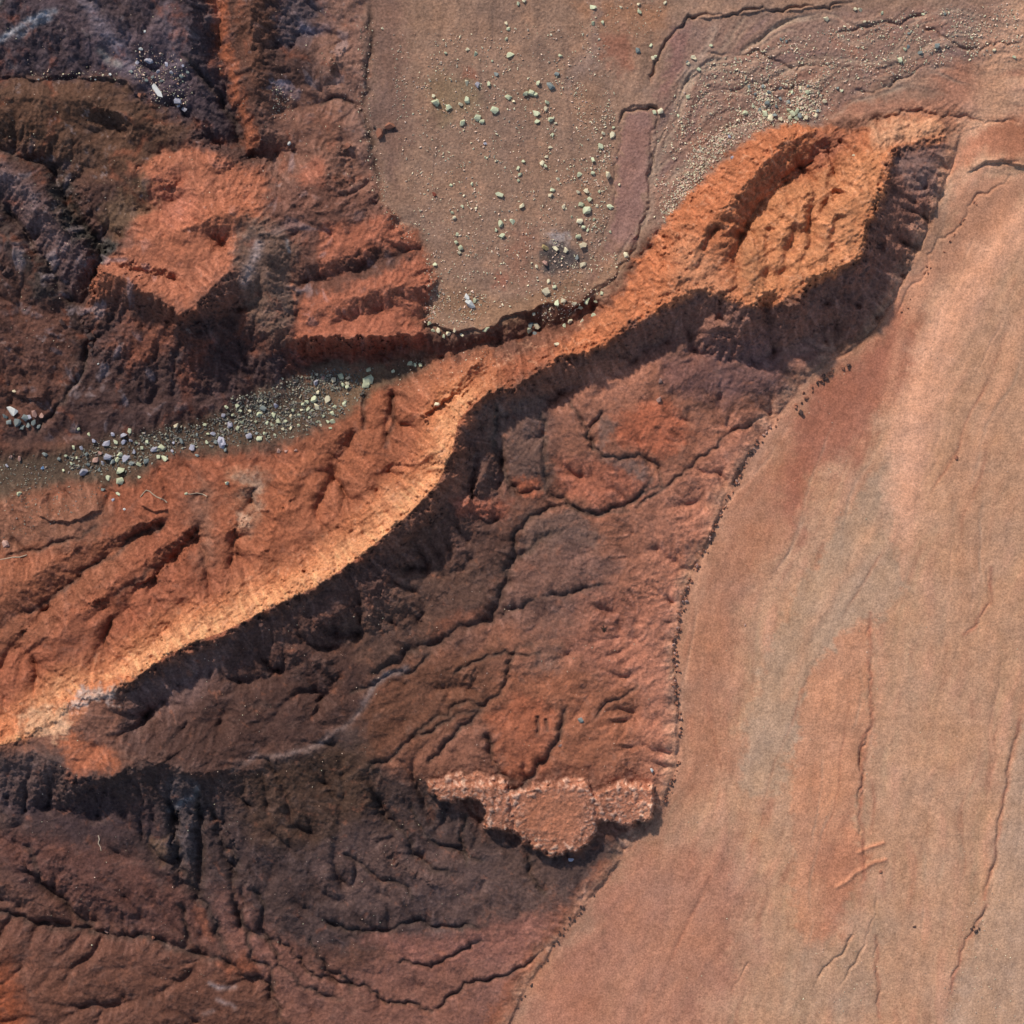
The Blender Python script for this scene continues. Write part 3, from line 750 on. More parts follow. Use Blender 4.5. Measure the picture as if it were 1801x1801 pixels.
zone('550,1500 720,1480 900,1520 1020,1560 900,1640 700,1620 560,1580', (100,78,72), 24, 16)
zone('380,1560 480,1640 560,1720 700,1700 900,1640 1000,1600 960,1680 900,1790 860,1900 540,1900 440,1740 390,1680', (134,90,76), 20, 14)
zone('640,1660 800,1650 960,1620 920,1690 760,1720', (146,96,82), 18, 12)
zone('-90,1600 130,1645 260,1660 400,1710 500,1800 560,1900 -90,1900', (112,74,60), 12, 10)
zone('-90,1700 20,1690 40,1800 0,1900 -90,1900', (150,78,44), 20, 14)
zone('380,1690 450,1690 460,1720 400,1730', (150,86,58), 12, 10)
early([(365,1735),(395,1747),(412,1742)], (170,150,148), 4, .7); early([(378,1765),(400,1770),(410,1782)], (160,140,140), 4, .6); early([(355,1790),(380,1780)], (150,130,128), 4, .5)
early([(285,1665),(320,1680),(345,1692)], (150,118,104), 4, .6); early([(300,1425),(320,1410),(345,1400),(350,1380)], (128,134,142), 5, .6)
zone('330,1590 350,1610 370,1650 345,1660', (140,84,60), 8)
zone('1080,1530 1010,1630 930,1740 880,1830 840,1830 900,1730 1000,1600 1060,1520', (140,84,60), 10, 6)
# darker colour along the beds of the gullies
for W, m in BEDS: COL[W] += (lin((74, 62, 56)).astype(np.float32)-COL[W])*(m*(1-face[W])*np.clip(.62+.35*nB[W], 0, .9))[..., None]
zone('1520,215 1640,203 1662,238 1590,262 1530,262', (200,152,116), 10, 8, 5, .8)
# pale silt trail
def trail(pts, amp, seed, c, wid, a=1., lift=0):
    W, D, Q, _ = linedist(wiggle(pts, amp, seed), wid*3)
    m = np.exp(-(D/wid)**2)*sstep(wid*3, wid*2, D); H[W] += lift*m
    COL[W] += (lin(c).astype(np.float32) - COL[W])*(np.clip(m*(.6+.5*nC[W] if lift == 0 else 1), 0, 1)*a)[..., None]
trail([(412,1352),(450,1330),(520,1325),(560,1308),(610,1275),(640,1245),(655,1205),(690,1185),(720,1170)], 2, 900, (140,118,112), 5., .9)
trail([(640,1235),(655,1205),(690,1185),(720,1172)], 2, 901, (124,120,128), 6., .7)
# ledge
ml = sstep(-4, 3, LD)
paint((172, 112, 84), ml)
paint((214, 172, 148), ml*sstep(.35, .9, knob*2.2)*(1-mid)*(.45+.55*sstep(26, 6, LD)), .85)
paint((184, 118, 84), ml*mid, .7)
# plain
paint((194, 153, 124), cPlain)
sA = .7*F3 + .8*fbm(1, 251, 3, .55, u=us/90., v=V/520.)
paint((180, 130, 104), cPlain*sstep(.2, 1.4, sA), .75)
paint((188, 158, 128), cPlain*sstep(.2, 1.4, -sA), .75)
paint((204, 154, 125), cPlain*sstep(.4, 1.8, .6*F2 + .9*F3), .5)
paint((170, 122, 100), cPlain*sstep(.4, 1.8, -.6*F2 - .8*F3), .4)
F4 = blur(F3, 7); F4 /= F4.std()
paint((206, 160, 132), cPlain*sstep(.3, 1.8, F4), .6)
paint((176, 140, 116), cPlain*sstep(.3, 1.8, -F4)*sstep(-.2, .4, nD), .5)
paint((176, 118, 94), cPlain*sstep(.3, 1.8, -F4)*sstep(.2, -.4, nD), .5)
def pz(s, c, soft=14, rough=14, fine=6, a=1.): zone(s, c, soft, rough, fine, a, cPlain)
pz('1200,1060 1240,970 1300,832 1370,733 1430,655 1540,575 1640,600 1560,660 1440,800 1380,950 1300,1100 1300,1350 1180,1450 1080,1545 920,1765 1000,1900 1150,1500 1180,1400', (176,122,96), 34, 20, 6, .7)
pz('1430,680 1540,590 1640,440 1620,560 1600,680 1500,800 1430,840 1400,960 1370,860', (166,106,86), 22, 16, 6, .8)
pz('1060,1580 1170,1480 1300,1500 1330,1700 1200,1900 850,1900 940,1760', (176,122,102), 44, 28, 6, .7)
pz('1555,800 1580,740 1590,900 1570,960 1600,1050 1530,1100 1490,1120 1430,1190 1400,1330 1360,1420 1310,1400 1310,1300 1340,1180 1400,1050 1480,930', (182,155,131), 8, 14, 8, .75)
pz('1490,1110 1535,1075 1535,1280 1520,1420 1525,1560 1430,1680 1400,1600 1400,1300 1430,1180', (202,146,114), 7, 12, 8, .75)
pz('1440,1500 1520,1440 1530,1580 1450,1680', (182,122,96), 26, 20, 8, .6)
pz('1400,1690 1480,1660 1560,1600 1560,1801 1380,1801', (180,150,126), 20, 18, 8, .6)
pz('1740,1600 1772,1420 1801,1270 1900,1270 1900,1900 1640,1900', (188,156,132), 14, 8)
pz('1600,1000 1560,780 1600,640 1640,560 1690,470 1800,380 1801,420 1700,600 1650,760', (224,172,142), 22, 14, 6, .8)
pz('1780,200 1900,220 1900,270 1720,275 1660,330 1660,260', (172,118,92), 16)
pz('1690,320 1800,300 1801,370 1700,460 1600,560 1600,500 1650,420', (182,136,110), 16)
pz('1700,560 1801,500 1801,1200 1680,1200 1650,900', (190,148,118), 50, 24, 6, .6)
trail([(1518,1505),(1540,1495),(1562,1488)], 1, 910, (206,146,114), 4., 1., 2.5)
trail([(1478,1567),(1510,1545),(1540,1527),(1565,1518)], 1.5, 911, (206,146,114), 4., 1., 2.5)
# silt and rust washed down the slopes
lite = np.clip(COL*1.45 + .012, 0, .8); darkc = COL*np.array([.72, .68, .70], np.float32)
m_ = (fall*sstep(.4, 1.9, F2+.5*F1)*.55)[..., None]; COL += (lite-COL)*m_
m_ = (fall*sstep(.4, 1.9, -F2-.4*F3)*.6)[..., None]; COL += (darkc-COL)*m_
paint((150, 138, 142), hill*fall*sstep(1.1, 2.2, F3+.3*F1)*sstep(-.2, .5, nD), .4)
trail([(1860,330),(1780,400),(1700,510),(1650,620),(1618,760),(1600,900)], 3, 920, (224,170,138), 20., .7, 2.)
trail([(1640,470),(1600,560),(1575,640),(1565,720)], 3, 921, (206,152,122), 12., .6, 1.)
trail([(1560,900),(1500,1000),(1430,1110),(1380,1240)], 3, 922, (204,158,128), 10., .5, 1.)
trail([(1800,560),(1740,740),(1700,900)], 3, 923, (214,160,128), 14., .4, 1.)
for q_ in ([(1535,1080),(1535,1180),(1540,1270),(1520,1320),(1524,1370),(1518,1420),(1525,1500),(1525,1560)], [(1801,1270),(1785,1350),(1772,1420),(1760,1510),(1740,1590)], [(1745,1600),(1700,1680),(1680,1760)], [(1555,1800),(1550,1720),(1548,1650)], [(1748,1000),(1748,1060),(1720,1100),(1700,1120)]):
    trail(q_, 2, 924, (150,92,76), 4., .8)
trail(SEAM[9:], 3, 925, (140,90,74), 3., .4)
TC = [(164,108,86), (216,168,138), (176,150,128), (172,152,128), (122,98,84)]
for W, m, kd in THREADS: COL[W] += (lin(TC[kd]).astype(np.float32)-COL[W])*(np.clip(m, 0, 1)*.55)[..., None]
# pale and rusty mottling everywhere, thin crusts of salt in the north-west
nE = fbm(9, 321, 4, .65)
COL *= np.clip(1 + .17*nB + .16*nC + .13*nE, .45, 1.6)[..., None]
tint = fbm(90, 281, 4, .6)
COL[..., 0] *= 1 + .07*tint; COL[..., 2] *= 1 - .09*tint
def vein(m, c, L, seed, a, lo=.82, hi=.97): paint(c, m*sstep(lo, hi, ridged(L, seed, 5)*.9+.25*nC), a)
vein(hill, (160, 140, 130), 60, 421, .35); vein(hill, (140, 78, 50), 110, 431, .5, .6, .95)
vein(toe, (124, 98, 88), 80, 441, .3, .6, .95); vein(toe, (158, 98, 70), 50, 451, .4, .65, .95)
vein(face, (214, 160, 124), 26, 461, .6, .6, .95); vein(face, (150, 84, 52), 70, 471, .5, .6, .95)
crust = sstep(.75, 1.15, fbm(30, 291, 5, .7)*1.6 + .35*fbm(240, 295, 2))*(1-mPlain)*(1-mFlat)
paint((150, 136, 134), crust*region(P('-90,-90 640,-90 640,330 200,420 150,700 -90,800'), 40, 20), .4)
speck = sstep(.55, .95, fbm(4.5, 301, 2))
paint((150, 132, 124), speck*(1-mPlain)*calm, .12)
paint((60, 46, 42), sstep(.55, .95, fbm(5, 305, 2))*(1-mPlain), .15)
lum = COL @ np.array([.3, .55, .15], np.float32); COL += (lum[..., None]-COL)*(.16-.1*cPlain[..., None])
COL *= (1-.08*blur(calm, 30)[..., None]*(1-.0*toe[..., None]))
sd_ = bil(sdf(PLAIN), U, V)
COL *= (1 + .20*blur(toe, 20)*sstep(560, 760, V)*sstep(640, 1000, U)*sstep(1500, 1380, V) + .42*np.exp(-np.abs(np.minimum(sd_, 0))/70.)*sstep(10, -25, sd_)*sstep(500, 700, V))[..., None]  # toe slope colour raised near the plain to offset its weaker sunlight
COL *= (1 + .5*blur(flank, 6)*sstep(0, 14, crestD))[..., None]  # shaded flank brightened in the colour, standing in for more sky light
COL *= (1 + .22*hill[..., None])*(np.array([.94, .83, .73], np.float32) + np.array([.0, .01, .05], np.float32)*np.clip(hill + cFlat + region(P('-90,1330 420,1360 800,1480 900,1600 700,1720 400,1700 -90,1640'), 60, 20), 0, 1)[..., None])*(1-.08*cPlain[..., None])
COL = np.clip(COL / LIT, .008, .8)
print('colour', round(time.time()-T0, 1))

# ------------------------------------------------------------------ materials
def rock_material(name, bump=.35, scale=4.5, rough=.95, dist=.06):
    m = bpy.data.materials.new(name); m.use_nodes = True; t = m.node_tree; n = t.nodes; l = t.links
    b = n['Principled BSDF']; b.inputs['Roughness'].default_value = rough; b.inputs['Specular IOR Level'].default_value = .12
    at = n.new('ShaderNodeAttribute'); at.attribute_name = 'soil'
    tc = n.new('ShaderNodeTexCoord')
    n1 = n.new('ShaderNodeTexNoise'); n1.inputs['Scale'].default_value = scale; n1.inputs['Detail'].default_value = 5; n1.inputs['Roughness'].default_value = .7
    n2 = n.new('ShaderNodeTexNoise'); n2.inputs['Scale'].default_value = 3.1; n2.inputs['Detail'].default_value = 6; n2.inputs['Roughness'].default_value = .65
    l.new(tc.outputs['Object'], n1.inputs['Vector']); l.new(tc.outputs['Object'], n2.inputs['Vector'])
    r1 = n.new('ShaderNodeMapRange'); r1.inputs[1].default_value = .25; r1.inputs[2].default_value = .75; r1.inputs[3].default_value = .52; r1.inputs[4].default_value = 1.48
    r2 = n.new('ShaderNodeMapRange'); r2.inputs[1].default_value = .25; r2.inputs[2].default_value = .75; r2.inputs[3].default_value = .84; r2.inputs[4].default_value = 1.16
    l.new(n1.outputs[0], r1.inputs[0]); l.new(n2.outputs[0], r2.inputs[0])
    mu = n.new('ShaderNodeMath'); mu.operation = 'MULTIPLY'; l.new(r1.outputs[0], mu.inputs[0]); l.new(r2.outputs[0], mu.inputs[1])
    vm = n.new('ShaderNodeVectorMath'); vm.operation = 'SCALE'; l.new(at.outputs['Color'], vm.inputs[0]); l.new(mu.outputs[0], vm.inputs['Scale'])
    l.new(vm.outputs[0], b.inputs['Base Color'])
    bp = n.new('ShaderNodeBump'); bp.inputs['Strength'].default_value = bump; bp.inputs['Distance'].default_value = dist
    l.new(n1.outputs[0], bp.inputs['Height']); l.new(bp.outputs[0], b.inputs['Normal'])
    return m
MAT = {'sand': rock_material('fine_sand', .35, 6.5, dist=.04), 'rock': rock_material('weathered_rock', .8, 4., dist=.13),
       'gravel': rock_material('gravelly_silt', .8, 5., dist=.10), 'cap': rock_material('knobbly_caprock', .9, 4, dist=.14)}

# ------------------------------------------------------------------ ground meshes: one height field, cut where the kind of ground changes
ZN = np.zeros((N, N), np.int8)
zsel = [('sand_plain', 'sand', mPlain), ('dry_wash', 'gravel', mFlat), ('stony_channel', 'gravel', mChan), ('rock_ledge', 'cap', mLedge*np.maximum(south, .55))]
RIDGE = P('-90,1250 60,1240 150,1190 300,1106 500,990 680,842 752,735 880,655 960,610 1040,575 1140,490 1120,455 1200,350 1350,225 1440,214 1560,200 1680,245 1655,350 1560,550 1500,600 1330,610 1130,620 1000,660 920,720 850,800 800,870 700,985 560,1080 420,1140 300,1230 380,1330 360,1365 140,1390 -90,1390')
zsel.insert(0, ('rock_ridge', 'rock', region(RIDGE, 2, 8, 4)))
zsel.insert(0, ('eroded_hillside', 'rock', region(P('-90,-90 655,-90 645,240 672,350 772,500 745,605 600,690 200,790 -90,800'), 2, 6, 4)))
for k, (nm, mt, m) in enumerate(zsel): ZN[m > .5] = k + 1
zsel.insert(0, ('badland_slope', 'rock', None))
K = 26                                         # coarse apron out to the horizon of any nearby view
stepu = PX*1.28**np.arange(1, K+1); off = np.cumsum(stepu)
axp = np.r_[LO - off[::-1], ax, HI + off]
n2 = len(axp); UU, VV = np.meshgrid(axp, axp)
Hp = np.pad(H, K, mode='edge'); Zp = np.pad(ZN, K, mode='edge')
out = np.maximum(np.maximum(LO-UU, UU-HI), np.maximum(LO-VV, VV-HI)).clip(0)
Hp = Hp*np.exp(-out/1500.) + 30*(1-np.exp(-out/1500.)) + np.minimum(out*.12, 30)*fbm(260, 311, 4, .55, u=UU, v=VV)
Cp = np.pad(COL, ((K, K), (K, K), (0, 0)), mode='edge')
X = np.stack([wx(UU), wy(VV), Hp*S], -1).reshape(-1, 3).astype(np.float32)
Cf = np.concatenate([Cp, np.ones((n2, n2, 1))], -1).reshape(-1, 4).astype(np.float32)
idx = np.arange(n2*n2).reshape(n2, n2)
quads = np.stack([idx[:-1, :-1], idx[1:, :-1], idx[1:, 1:], idx[:-1, 1:]], -1).reshape(-1, 4)
fz = Zp[:-1, :-1].ravel()
gyy, gxx = np.gradient(Hp); du = np.gradient(axp)
NRM = np.stack([-gxx/du[None, :], gyy/du[:, None], np.ones_like(gxx)], -1); NRM /= np.linalg.norm(NRM, axis=-1, keepdims=True)
NRM = NRM.reshape(-1, 3).astype(np.float32)
GLAB = {
 'sand_plain': 'smooth pink and tan sand plain combed by faint flow streaks', 'dry_wash': 'brown silt flat and gravelly wash scattered with pale stones',
 'stony_channel': 'dark stony channel floor below the hillside', 'rock_ridge': 'bright orange sandstone ridge with a deep shaded flank',
 'eroded_hillside': 'dark brown and rust gullied hillside', 'badland_slope': 'red brown badland slopes cut by dark branching rills',
 'rock_ledge': 'knobbly pinkish orange caprock ledge jutting over the dark slope'}
for k, (nm, mt, _) in enumerate(zsel):
    q = quads[fz == k]
    if len(q) == 0: continue
    used, inv = np.unique(q.ravel(), return_inverse=True)
    me = bpy.data.meshes.new(nm); nv, nf = len(used), len(q)
    me.vertices.add(nv); me.vertices.foreach_set('co', X[used].ravel())
    me.loops.add(nf*4); me.loops.foreach_set('vertex_index', inv.astype(np.int32).ravel())
    me.polygons.add(nf); me.polygons.foreach_set('loop_start', np.arange(0, nf*4, 4, dtype=np.int32))
    me.update(calc_edges=True)
    me.polygons.foreach_set('use_smooth', np.ones(nf, bool))
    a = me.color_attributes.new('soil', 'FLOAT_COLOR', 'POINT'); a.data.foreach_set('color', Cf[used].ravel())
    me.materials.append(MAT[mt])
    me.normals_split_custom_set_from_vertices(NRM[used])
    o = bpy.data.objects.new(nm, me); col.objects.link(o); o['kind'] = 'structure'; o['label'] = GLAB[nm]
print('ground', round(time.time()-T0, 1))
def ground(u, v): return float(bil(H, np.array([u], np.float32), np.array([v], np.float32))[0])
# ------------------------------------------------------------------ stones, gravel, driftwood
def stone_material(name, c1, c2, attr=False):
    m = bpy.data.materials.new(name); m.use_nodes = True; t = m.node_tree; n = t.nodes; l = t.links
    b = n['Principled BSDF']; b.inputs['Roughness'].default_value = .85; b.inputs['Specular IOR Level'].default_value = .2
    tc = n.new('ShaderNodeTexCoord'); nz = n.new('ShaderNodeTexNoise'); nz.inputs['Scale'].default_value = 3.2; nz.inputs['Detail'].default_value = 5; nz.inputs['Roughness'].default_value = .7
    l.new(tc.outputs['Object'], nz.inputs['Vector'])
    mx = n.new('ShaderNodeMix'); mx.data_type = 'RGBA'; mx.inputs[6].default_value = (*lin(c1), 1); mx.inputs[7].default_value = (*lin(c2), 1)
    oi = n.new('ShaderNodeObjectInfo'); ad = n.new('ShaderNodeMath'); ad.operation = 'MULTIPLY_ADD'; ad.inputs[1].default_value = .8; 
    l.new(oi.outputs['Random'], ad.inputs[0]); sb = n.new('ShaderNodeMath'); sb.operation = 'SUBTRACT'; sb.inputs[1].default_value = .4
    l.new(nz.outputs[0], sb.inputs[0]); l.new(sb.outputs[0], ad.inputs[2]); ad.use_clamp = True
    l.new(ad.outputs[0], mx.inputs[0])
    if attr:
        at = n.new('ShaderNodeAttribute'); at.attribute_name = 'soil'; vm = n.new('ShaderNodeVectorMath'); vm.operation = 'SCALE'
        mr = n.new('ShaderNodeMapRange'); mr.inputs[3].default_value = .7; mr.inputs[4].default_value = 1.3; l.new(nz.outputs[0], mr.inputs[0])
        l.new(at.outputs['Color'], vm.inputs[0]); l.new(mr.outputs[0], vm.inputs['Scale']); l.new(vm.outputs[0], b.inputs['Base Color'])
    else:
        l.new(mx.outputs[2], b.inputs['Base Color'])
    bp = n.new('ShaderNodeBump'); bp.inputs['Strength'].default_value = .5; bp.inputs['Distance'].default_value = .05
    l.new(nz.outputs[0], bp.inputs['Height']); l.new(bp.outputs[0], b.inputs['Normal'])
    return m
SM = {'g': stone_material('pale_green_stone', (200,202,164), (164,164,132)), 'c': stone_material('cream_stone', (220,208,170), (184,168,138)),
      'w': stone_material('chalk_white_stone', (206,204,196), (176,176,168)), 'l': stone_material('lilac_grey_stone', (176,172,180), (140,136,140)),
      'y': stone_material('ochre_stone', (196,166,92), (160,140,100)), 'p': stone_material('pinkish_stone', (186,148,130), (150,112,98)),
      'r': stone_material('dark_red_stone', (118,60,46), (98,56,44)), 'd': stone_material('dark_brown_stone', (92,68,60), (66,52,48)),
      's': stone_material('slate_stone', (140,144,136), (100,106,102)), 'b': stone_material('blue_grey_stone', (120,150,184), (104,128,156)),
      'o': stone_material('orange_brown_stone', (156,104,80), (120,78,62))}
import bmesh
def hull_rock(seed, n=16, flat=1.):
    r = random.Random(seed); bm = bmesh.new()
    for _ in range(n):
        z = r.uniform(-1, 1); a = r.uniform(0, 6.283); k = math.sqrt(1-z*z); s = r.uniform(.78, 1.05)
        bm.verts.new((k*math.cos(a)*s, k*math.sin(a)*s*r.uniform(.85, 1), z*s*flat))
    g = bmesh.ops.convex_hull(bm, input=bm.verts)
    junk = [x for x in g['geom_interior'] if isinstance(x, bmesh.types.BMVert)]
    if junk: bmesh.ops.delete(bm, geom=junk, context='VERTS')
    bmesh.ops.recalc_face_normals(bm, faces=bm.faces)
    bm.normal_update()
    return bm
ROCKS = {}
def rock_mesh(kind, var):
    if (kind, var) not in ROCKS:
        bm = hull_rock(var*31 + 5, 16 if var % 2 else 12)
        me = bpy.data.meshes.new('stone'); bm.to_mesh(me); bm.free(); me.materials.append(SM[kind]); ROCKS[(kind, var)] = me
    return ROCKS[(kind, var)]
WORD = {'g': 'pale green', 'c': 'cream', 'w': 'white', 'l': 'lilac grey', 'y': 'ochre', 'p': 'pinkish', 'r': 'dark red', 'd': 'dark brown', 's': 'slate grey', 'b': 'blue', 'o': 'rusty brown'}
rr = random.Random(11)
def stone(u, v, d, kind, label, group, name='stone', el=None, rot=None, tall=None):
    me = rock_mesh(kind, rr.randrange(7)); o = bpy.data.objects.new(name, me); col.objects.link(o)
    e = el or rr.uniform(1., 1.45); a = d*S/2*math.sqrt(e); b = d*S/2/math.sqrt(e); h = (tall or rr.uniform(.55, .85))*d*S/2
    o.location = (wx(u), wy(v), ground(u, v)*S + h*.45); o.scale = (a, b, h)
    o.rotation_euler = (rr.uniform(-.3, .3), rr.uniform(-.3, .3), rr.uniform(0, 6.28) if rot is None else rot)
    if group:
        sz = 'larger' if d > 12.5 else ('mid-sized' if d > 8.5 else ('small' if d > 5.5 else 'tiny'))
        label = sz + ' ' + WORD[kind] + ' stone ' + label
    o['label'] = label; o['category'] = 'stone'
    if group: o['group'] = group
    return o
def spots(txt, u0, v0, sc_):
    for q in txt.split():
        f = q.split(','); k = f[3] if len(f) > 3 else None
        yield u0 + float(f[0])/sc_, v0 + float(f[1])/sc_, float(f[2])/sc_, k
# --- the brown flat
FLATST = '''527,127,32 585,163,42 360,155,28 712,212,22 848,168,60 815,45,32 740,310,40,s 1198,310,45,s 520,380,50,c 600,395,48,l 683,388,38 1060,380,45 1150,400,60,s 960,455,50 1005,450,55 1035,465,40 832,485,48 872,512,28 285,525,68 270,475,34 470,535,40 522,505,52 380,565,55 728,583,75 600,640,65 635,668,48 488,675,50 1120,520,42 1040,600,62 1050,670,48 1115,572,40 1150,650,46 1190,678,28 1165,768,32 1150,860,34 655,832,30,l 660,935,24 740,962,24 945,970,34 903,1020,34 918,1065,34 905,1110,30 1085,980,48 1110,1000,30 1120,930,30 558,1135,26 400,1145,26 770,1220,58 1205,1100,32 1165,1180,36 1152,1218,40,c 1370,1065,46 1468,955,40 1468,1050,38 1548,958,28 1525,850,50 1545,750,36 1618,765,56,c 1625,710,28 1360,1190,40 1418,1190,50 1445,1250,46 1380,1288,48 1600,1305,46 1370,1415,58 1395,1460,38 1360,1530,50 1500,1300,30 1265,1630,46,c 1190,1625,46,c 1350,1685,38,s 1395,1740,50 1045,1755,34 1600,1495,26 1668,1138,24,c 450,1515,34 440,1575,30 475,1615,50 462,1650,36 280,1735,40 425,1390,36 410,1350,28 488,1305,26 775,1435,52 860,1420,48 740,1480,30 785,1525,48 935,1300,40 590,1320,28 1248,1305,36 1310,1380,24 1480,1400,30 1430,1480,26 1520,1190,30'''
for u, v, d, k in spots(FLATST, 700, 60, 4.288):
    k = k or rr.choice('gggc')
    if v < 200: lab, grp = 'in the loose scatter on the upper brown flat', 'stones on the upper flat'
    elif u > 1010: lab, grp = 'in the strung-out row beside the smooth grey tongue', 'stones beside the grey tongue'
    elif v < 330: lab, grp = 'among sparse pebbles at the middle of the brown flat', 'stones on the middle flat'
    else: lab, grp = 'on the lower brown flat above the dark lip', 'stones on the lower flat'
    stone(u, v, d*1.15, k, lab, grp)
u, v = 700+1572/4.288, 60+1070/4.288; stone(u, v, 19, 'c', 'largest rounded yellowish stone near the grey tongue, dark shadow below', None, 'boulder', 1.25, .2, .9)
u, v = 700+1425/4.288, 60+1330/4.288; stone(u, v, 18, 'g', 'pointed triangular green stone midway along the row of stones', None, 'boulder', 1.1, .4, .9)
u, v = 700+1388/4.288, 60+1595/4.288; stone(u, v, 17, 'c', 'blocky yellowish stone at the corner of the slate patch', None, 'boulder', 1.05, .3, .9)
u, v = 700+1105/4.288, 60+1610/4.288; stone(u, v, 15, 'y', 'ochre yellow stone on the edge of the slate patch', None, 'boulder', 1.5, -.5)
u, v = 700+1105/4.288, 60+1735/4.288; stone(u, v, 15, 'p', 'pinkish grey stone at the lower left of the slate patch', None, 'boulder', 1.2, .9)
stone(763.5, 342.5, 12, 'r', 'small round dark red stone alone on the brown flat', None, 'boulder', 1.05, 0, .7)
stone(821, 523, 13, 'w', 'upper end of the white stone pair near the dark lip', None, 'boulder', 1.5, -.9)
stone(827.5, 536, 19, 'w', 'large chalk white wedge stone near the dark lip', None, 'boulder', 1.7, -.75, .8)
stone(836, 529, 10, 'g', 'grey green stone touching the right side of the white wedge stone', None, 'boulder')
LIP = '''500,1690,40 548,1705,34 450,1655,28 740,1683,46 618,1715,26 1045,1490,58 1103,1550,40 1135,1540,36 1190,1550,36 1250,1545,40 1265,1530,30 1455,1305,36 970,1660,40,s 1000,1665,46 960,1690,40 990,1700,36,s 1060,1440,28 1090,1470,30 1300,1540,26 1330,1500,28 1220,1570,30 1170,1640,30 1140,1660,28 1230,1640,28 1290,1610,30 470,1690,24 580,1690,26 525,1720,24 985,1605,26 680,1530,22'''
for u, v, d, k in spots(LIP, 600, 0, 2.905):
    stone(u, v, d, k or rr.choice('ggc'), 'lodged along the dark terrace lip', 'stones along the terrace lip')
stone(979, 607, 11, 'c', 'single cream stone on the orange neck of the ridge below the lip', None, 'boulder', 1.5, .2)
TOP = '''1285,40,40 1287,122,28 1335,120,24 1522,63,28 1515,262,36,s 1592,298,30 1632,570,44 1600,575,26 1720,592,24 1770,325,30 1795,293,30 1772,498,28 215,155,22 935,10,30 905,25,26 1427,40,20 1520,25,24 1655,15,22 1580,235,24 1605,290,22 845,125,26 855,155,24 845,205,22 1120,290,26'''
for u, v, d, k in spots(TOP, 600, 0, 2.905):
    stone(u, v, d, k or rr.choice('gc'), 'thinly strewn across the upper flat, near the photo top', 'stones along the top of the flat')
for x, y, d in ((200,690,58),(250,650,56),(40,755,44),(225,672,34),(170,655,22),(275,670,36)):
    stone(600+x/2.905, y/2.905, d/2.905, 'o' if d > 40 else 'd', 'at the left edge of the brown flat', 'rusty boulders at the flat edge', 'boulder')
NE = '''790,95,36 965,50,30 1075,65,28 1360,235,40,s 1210,240,30 1275,270,34 1170,305,36 785,515,30 480,580,40 510,600,46 530,590,34 620,580,46 645,565,40 660,590,40 690,600,34 380,575,32 310,805,28,l 300,695,26,l 85,495,26 140,355,30 120,295,34 85,320,30 205,235,24 925,800,18 695,470,36 490,525,36,s 1215,170,20 1650,255,24 1195,250,24 605,600,34 640,600,36 560,610,30 600,560,28 450,560,28 740,590,28 750,560,26 420,540,24 540,540,26,s 600,520,28,s 560,500,24,s 500,470,26,s 470,440,26,s 620,470,26 660,450,24 700,440,24,s 560,450,26,s 430,480,24,s 400,440,22,s 870,460,24 850,450,22 1755,290,24 1290,70,24 1400,70,20 1260,130,20 940,45,26 985,110,22 560,200,22,s 590,210,18'''
for u, v, d, k in spots(NE, 1180, 0, 2.9):
    near = u < 1460 and 130 < v < 225
    stone(u, v, d, k or rr.choice('ggcs'), 'in the dense stony patch above the ridge head' if near else 'scattered over the furrowed gravel wash',
          'dense stones above the ridge head' if near else 'stones over the gravel wash')
# --- stony channel
CH1 = '''100,380,36,c 970,675,46 925,715,60,l 700,745,44 790,770,56,l 925,755,46,l 975,745,34 890,855,46 795,870,72,l 940,880,70,l 705,895,52,p 835,910,44 1090,905,56 1035,925,44 900,980,70 805,1030,45 615,985,66 580,660,30 320,850,40,s 885,1155,38 845,1197,28 1040,1022,30 1155,815,50,l 1210,800,54 1230,880,62 1185,870,40 1440,805,60,l 1665,765,74,l 1600,700,42,l 1360,755,46 1325,635,44,c 1725,630,52,l 1785,490,38 1680,560,40 1705,500,28 1540,630,34 130,1150,42 130,880,40,p 735,965,32 1715,1072,30 770,1120,36 1405,1150,28 460,975,26 430,885,36 540,800,30 600,800,34 640,850,30 480,860,30 660,700,30 840,700,34,l 860,760,36 1020,760,30 1060,800,34 1000,830,36,l 1100,760,34 1290,830,30 1300,760,28 1480,700,26 1550,760,30 1480,860,28 560,880,28 520,920,28 980,920,40,s 870,890,40 760,920,36 650,930,34 740,840,38,p 1700,820,40,s 1620,760,40,s 1560,700,30 60,870,30,p 30,940,28,l'''
for u, v, d, k in spots(CH1, 0, 600, 4.288):
    far = v > 850
    stone(u, v, d*1.15, k or rr.choice('ggls'), 'in the western jumble of the stony channel' if not far else 'on the bank just below the stony channel, far left',
          'stones in the western channel' if not far else 'stones on the far left bank')
stone(209, 846, 20, 'g', 'flat triangular green stone at the lower edge of the channel', None, 'boulder', 1.2, .3, .6)
stone(72, 823, 10, 'b', 'small blue stone in the channel at far left', None, 'boulder')
stone(8, 957, 16, 'p', 'pinkish boulder at the left edge, below the channel', None, 'boulder', 1.1)
stone(218, 896, 6, 'w', 'tiny bright white stone on the orange slope below the channel', None, 'boulder')
stone(173, 640, 5, 'w', 'tiny bright white stone on the dark hillside above the channel', None, 'boulder', 1.7, .6)
BL = '''75,520,118,w 180,575,76,s 240,610,56,s 120,610,80,s 60,610,60,s 150,650,60,s 210,570,50,l 250,540,70,p 300,560,50,p 30,560,60,s 200,630,50,s 275,640,40,s'''
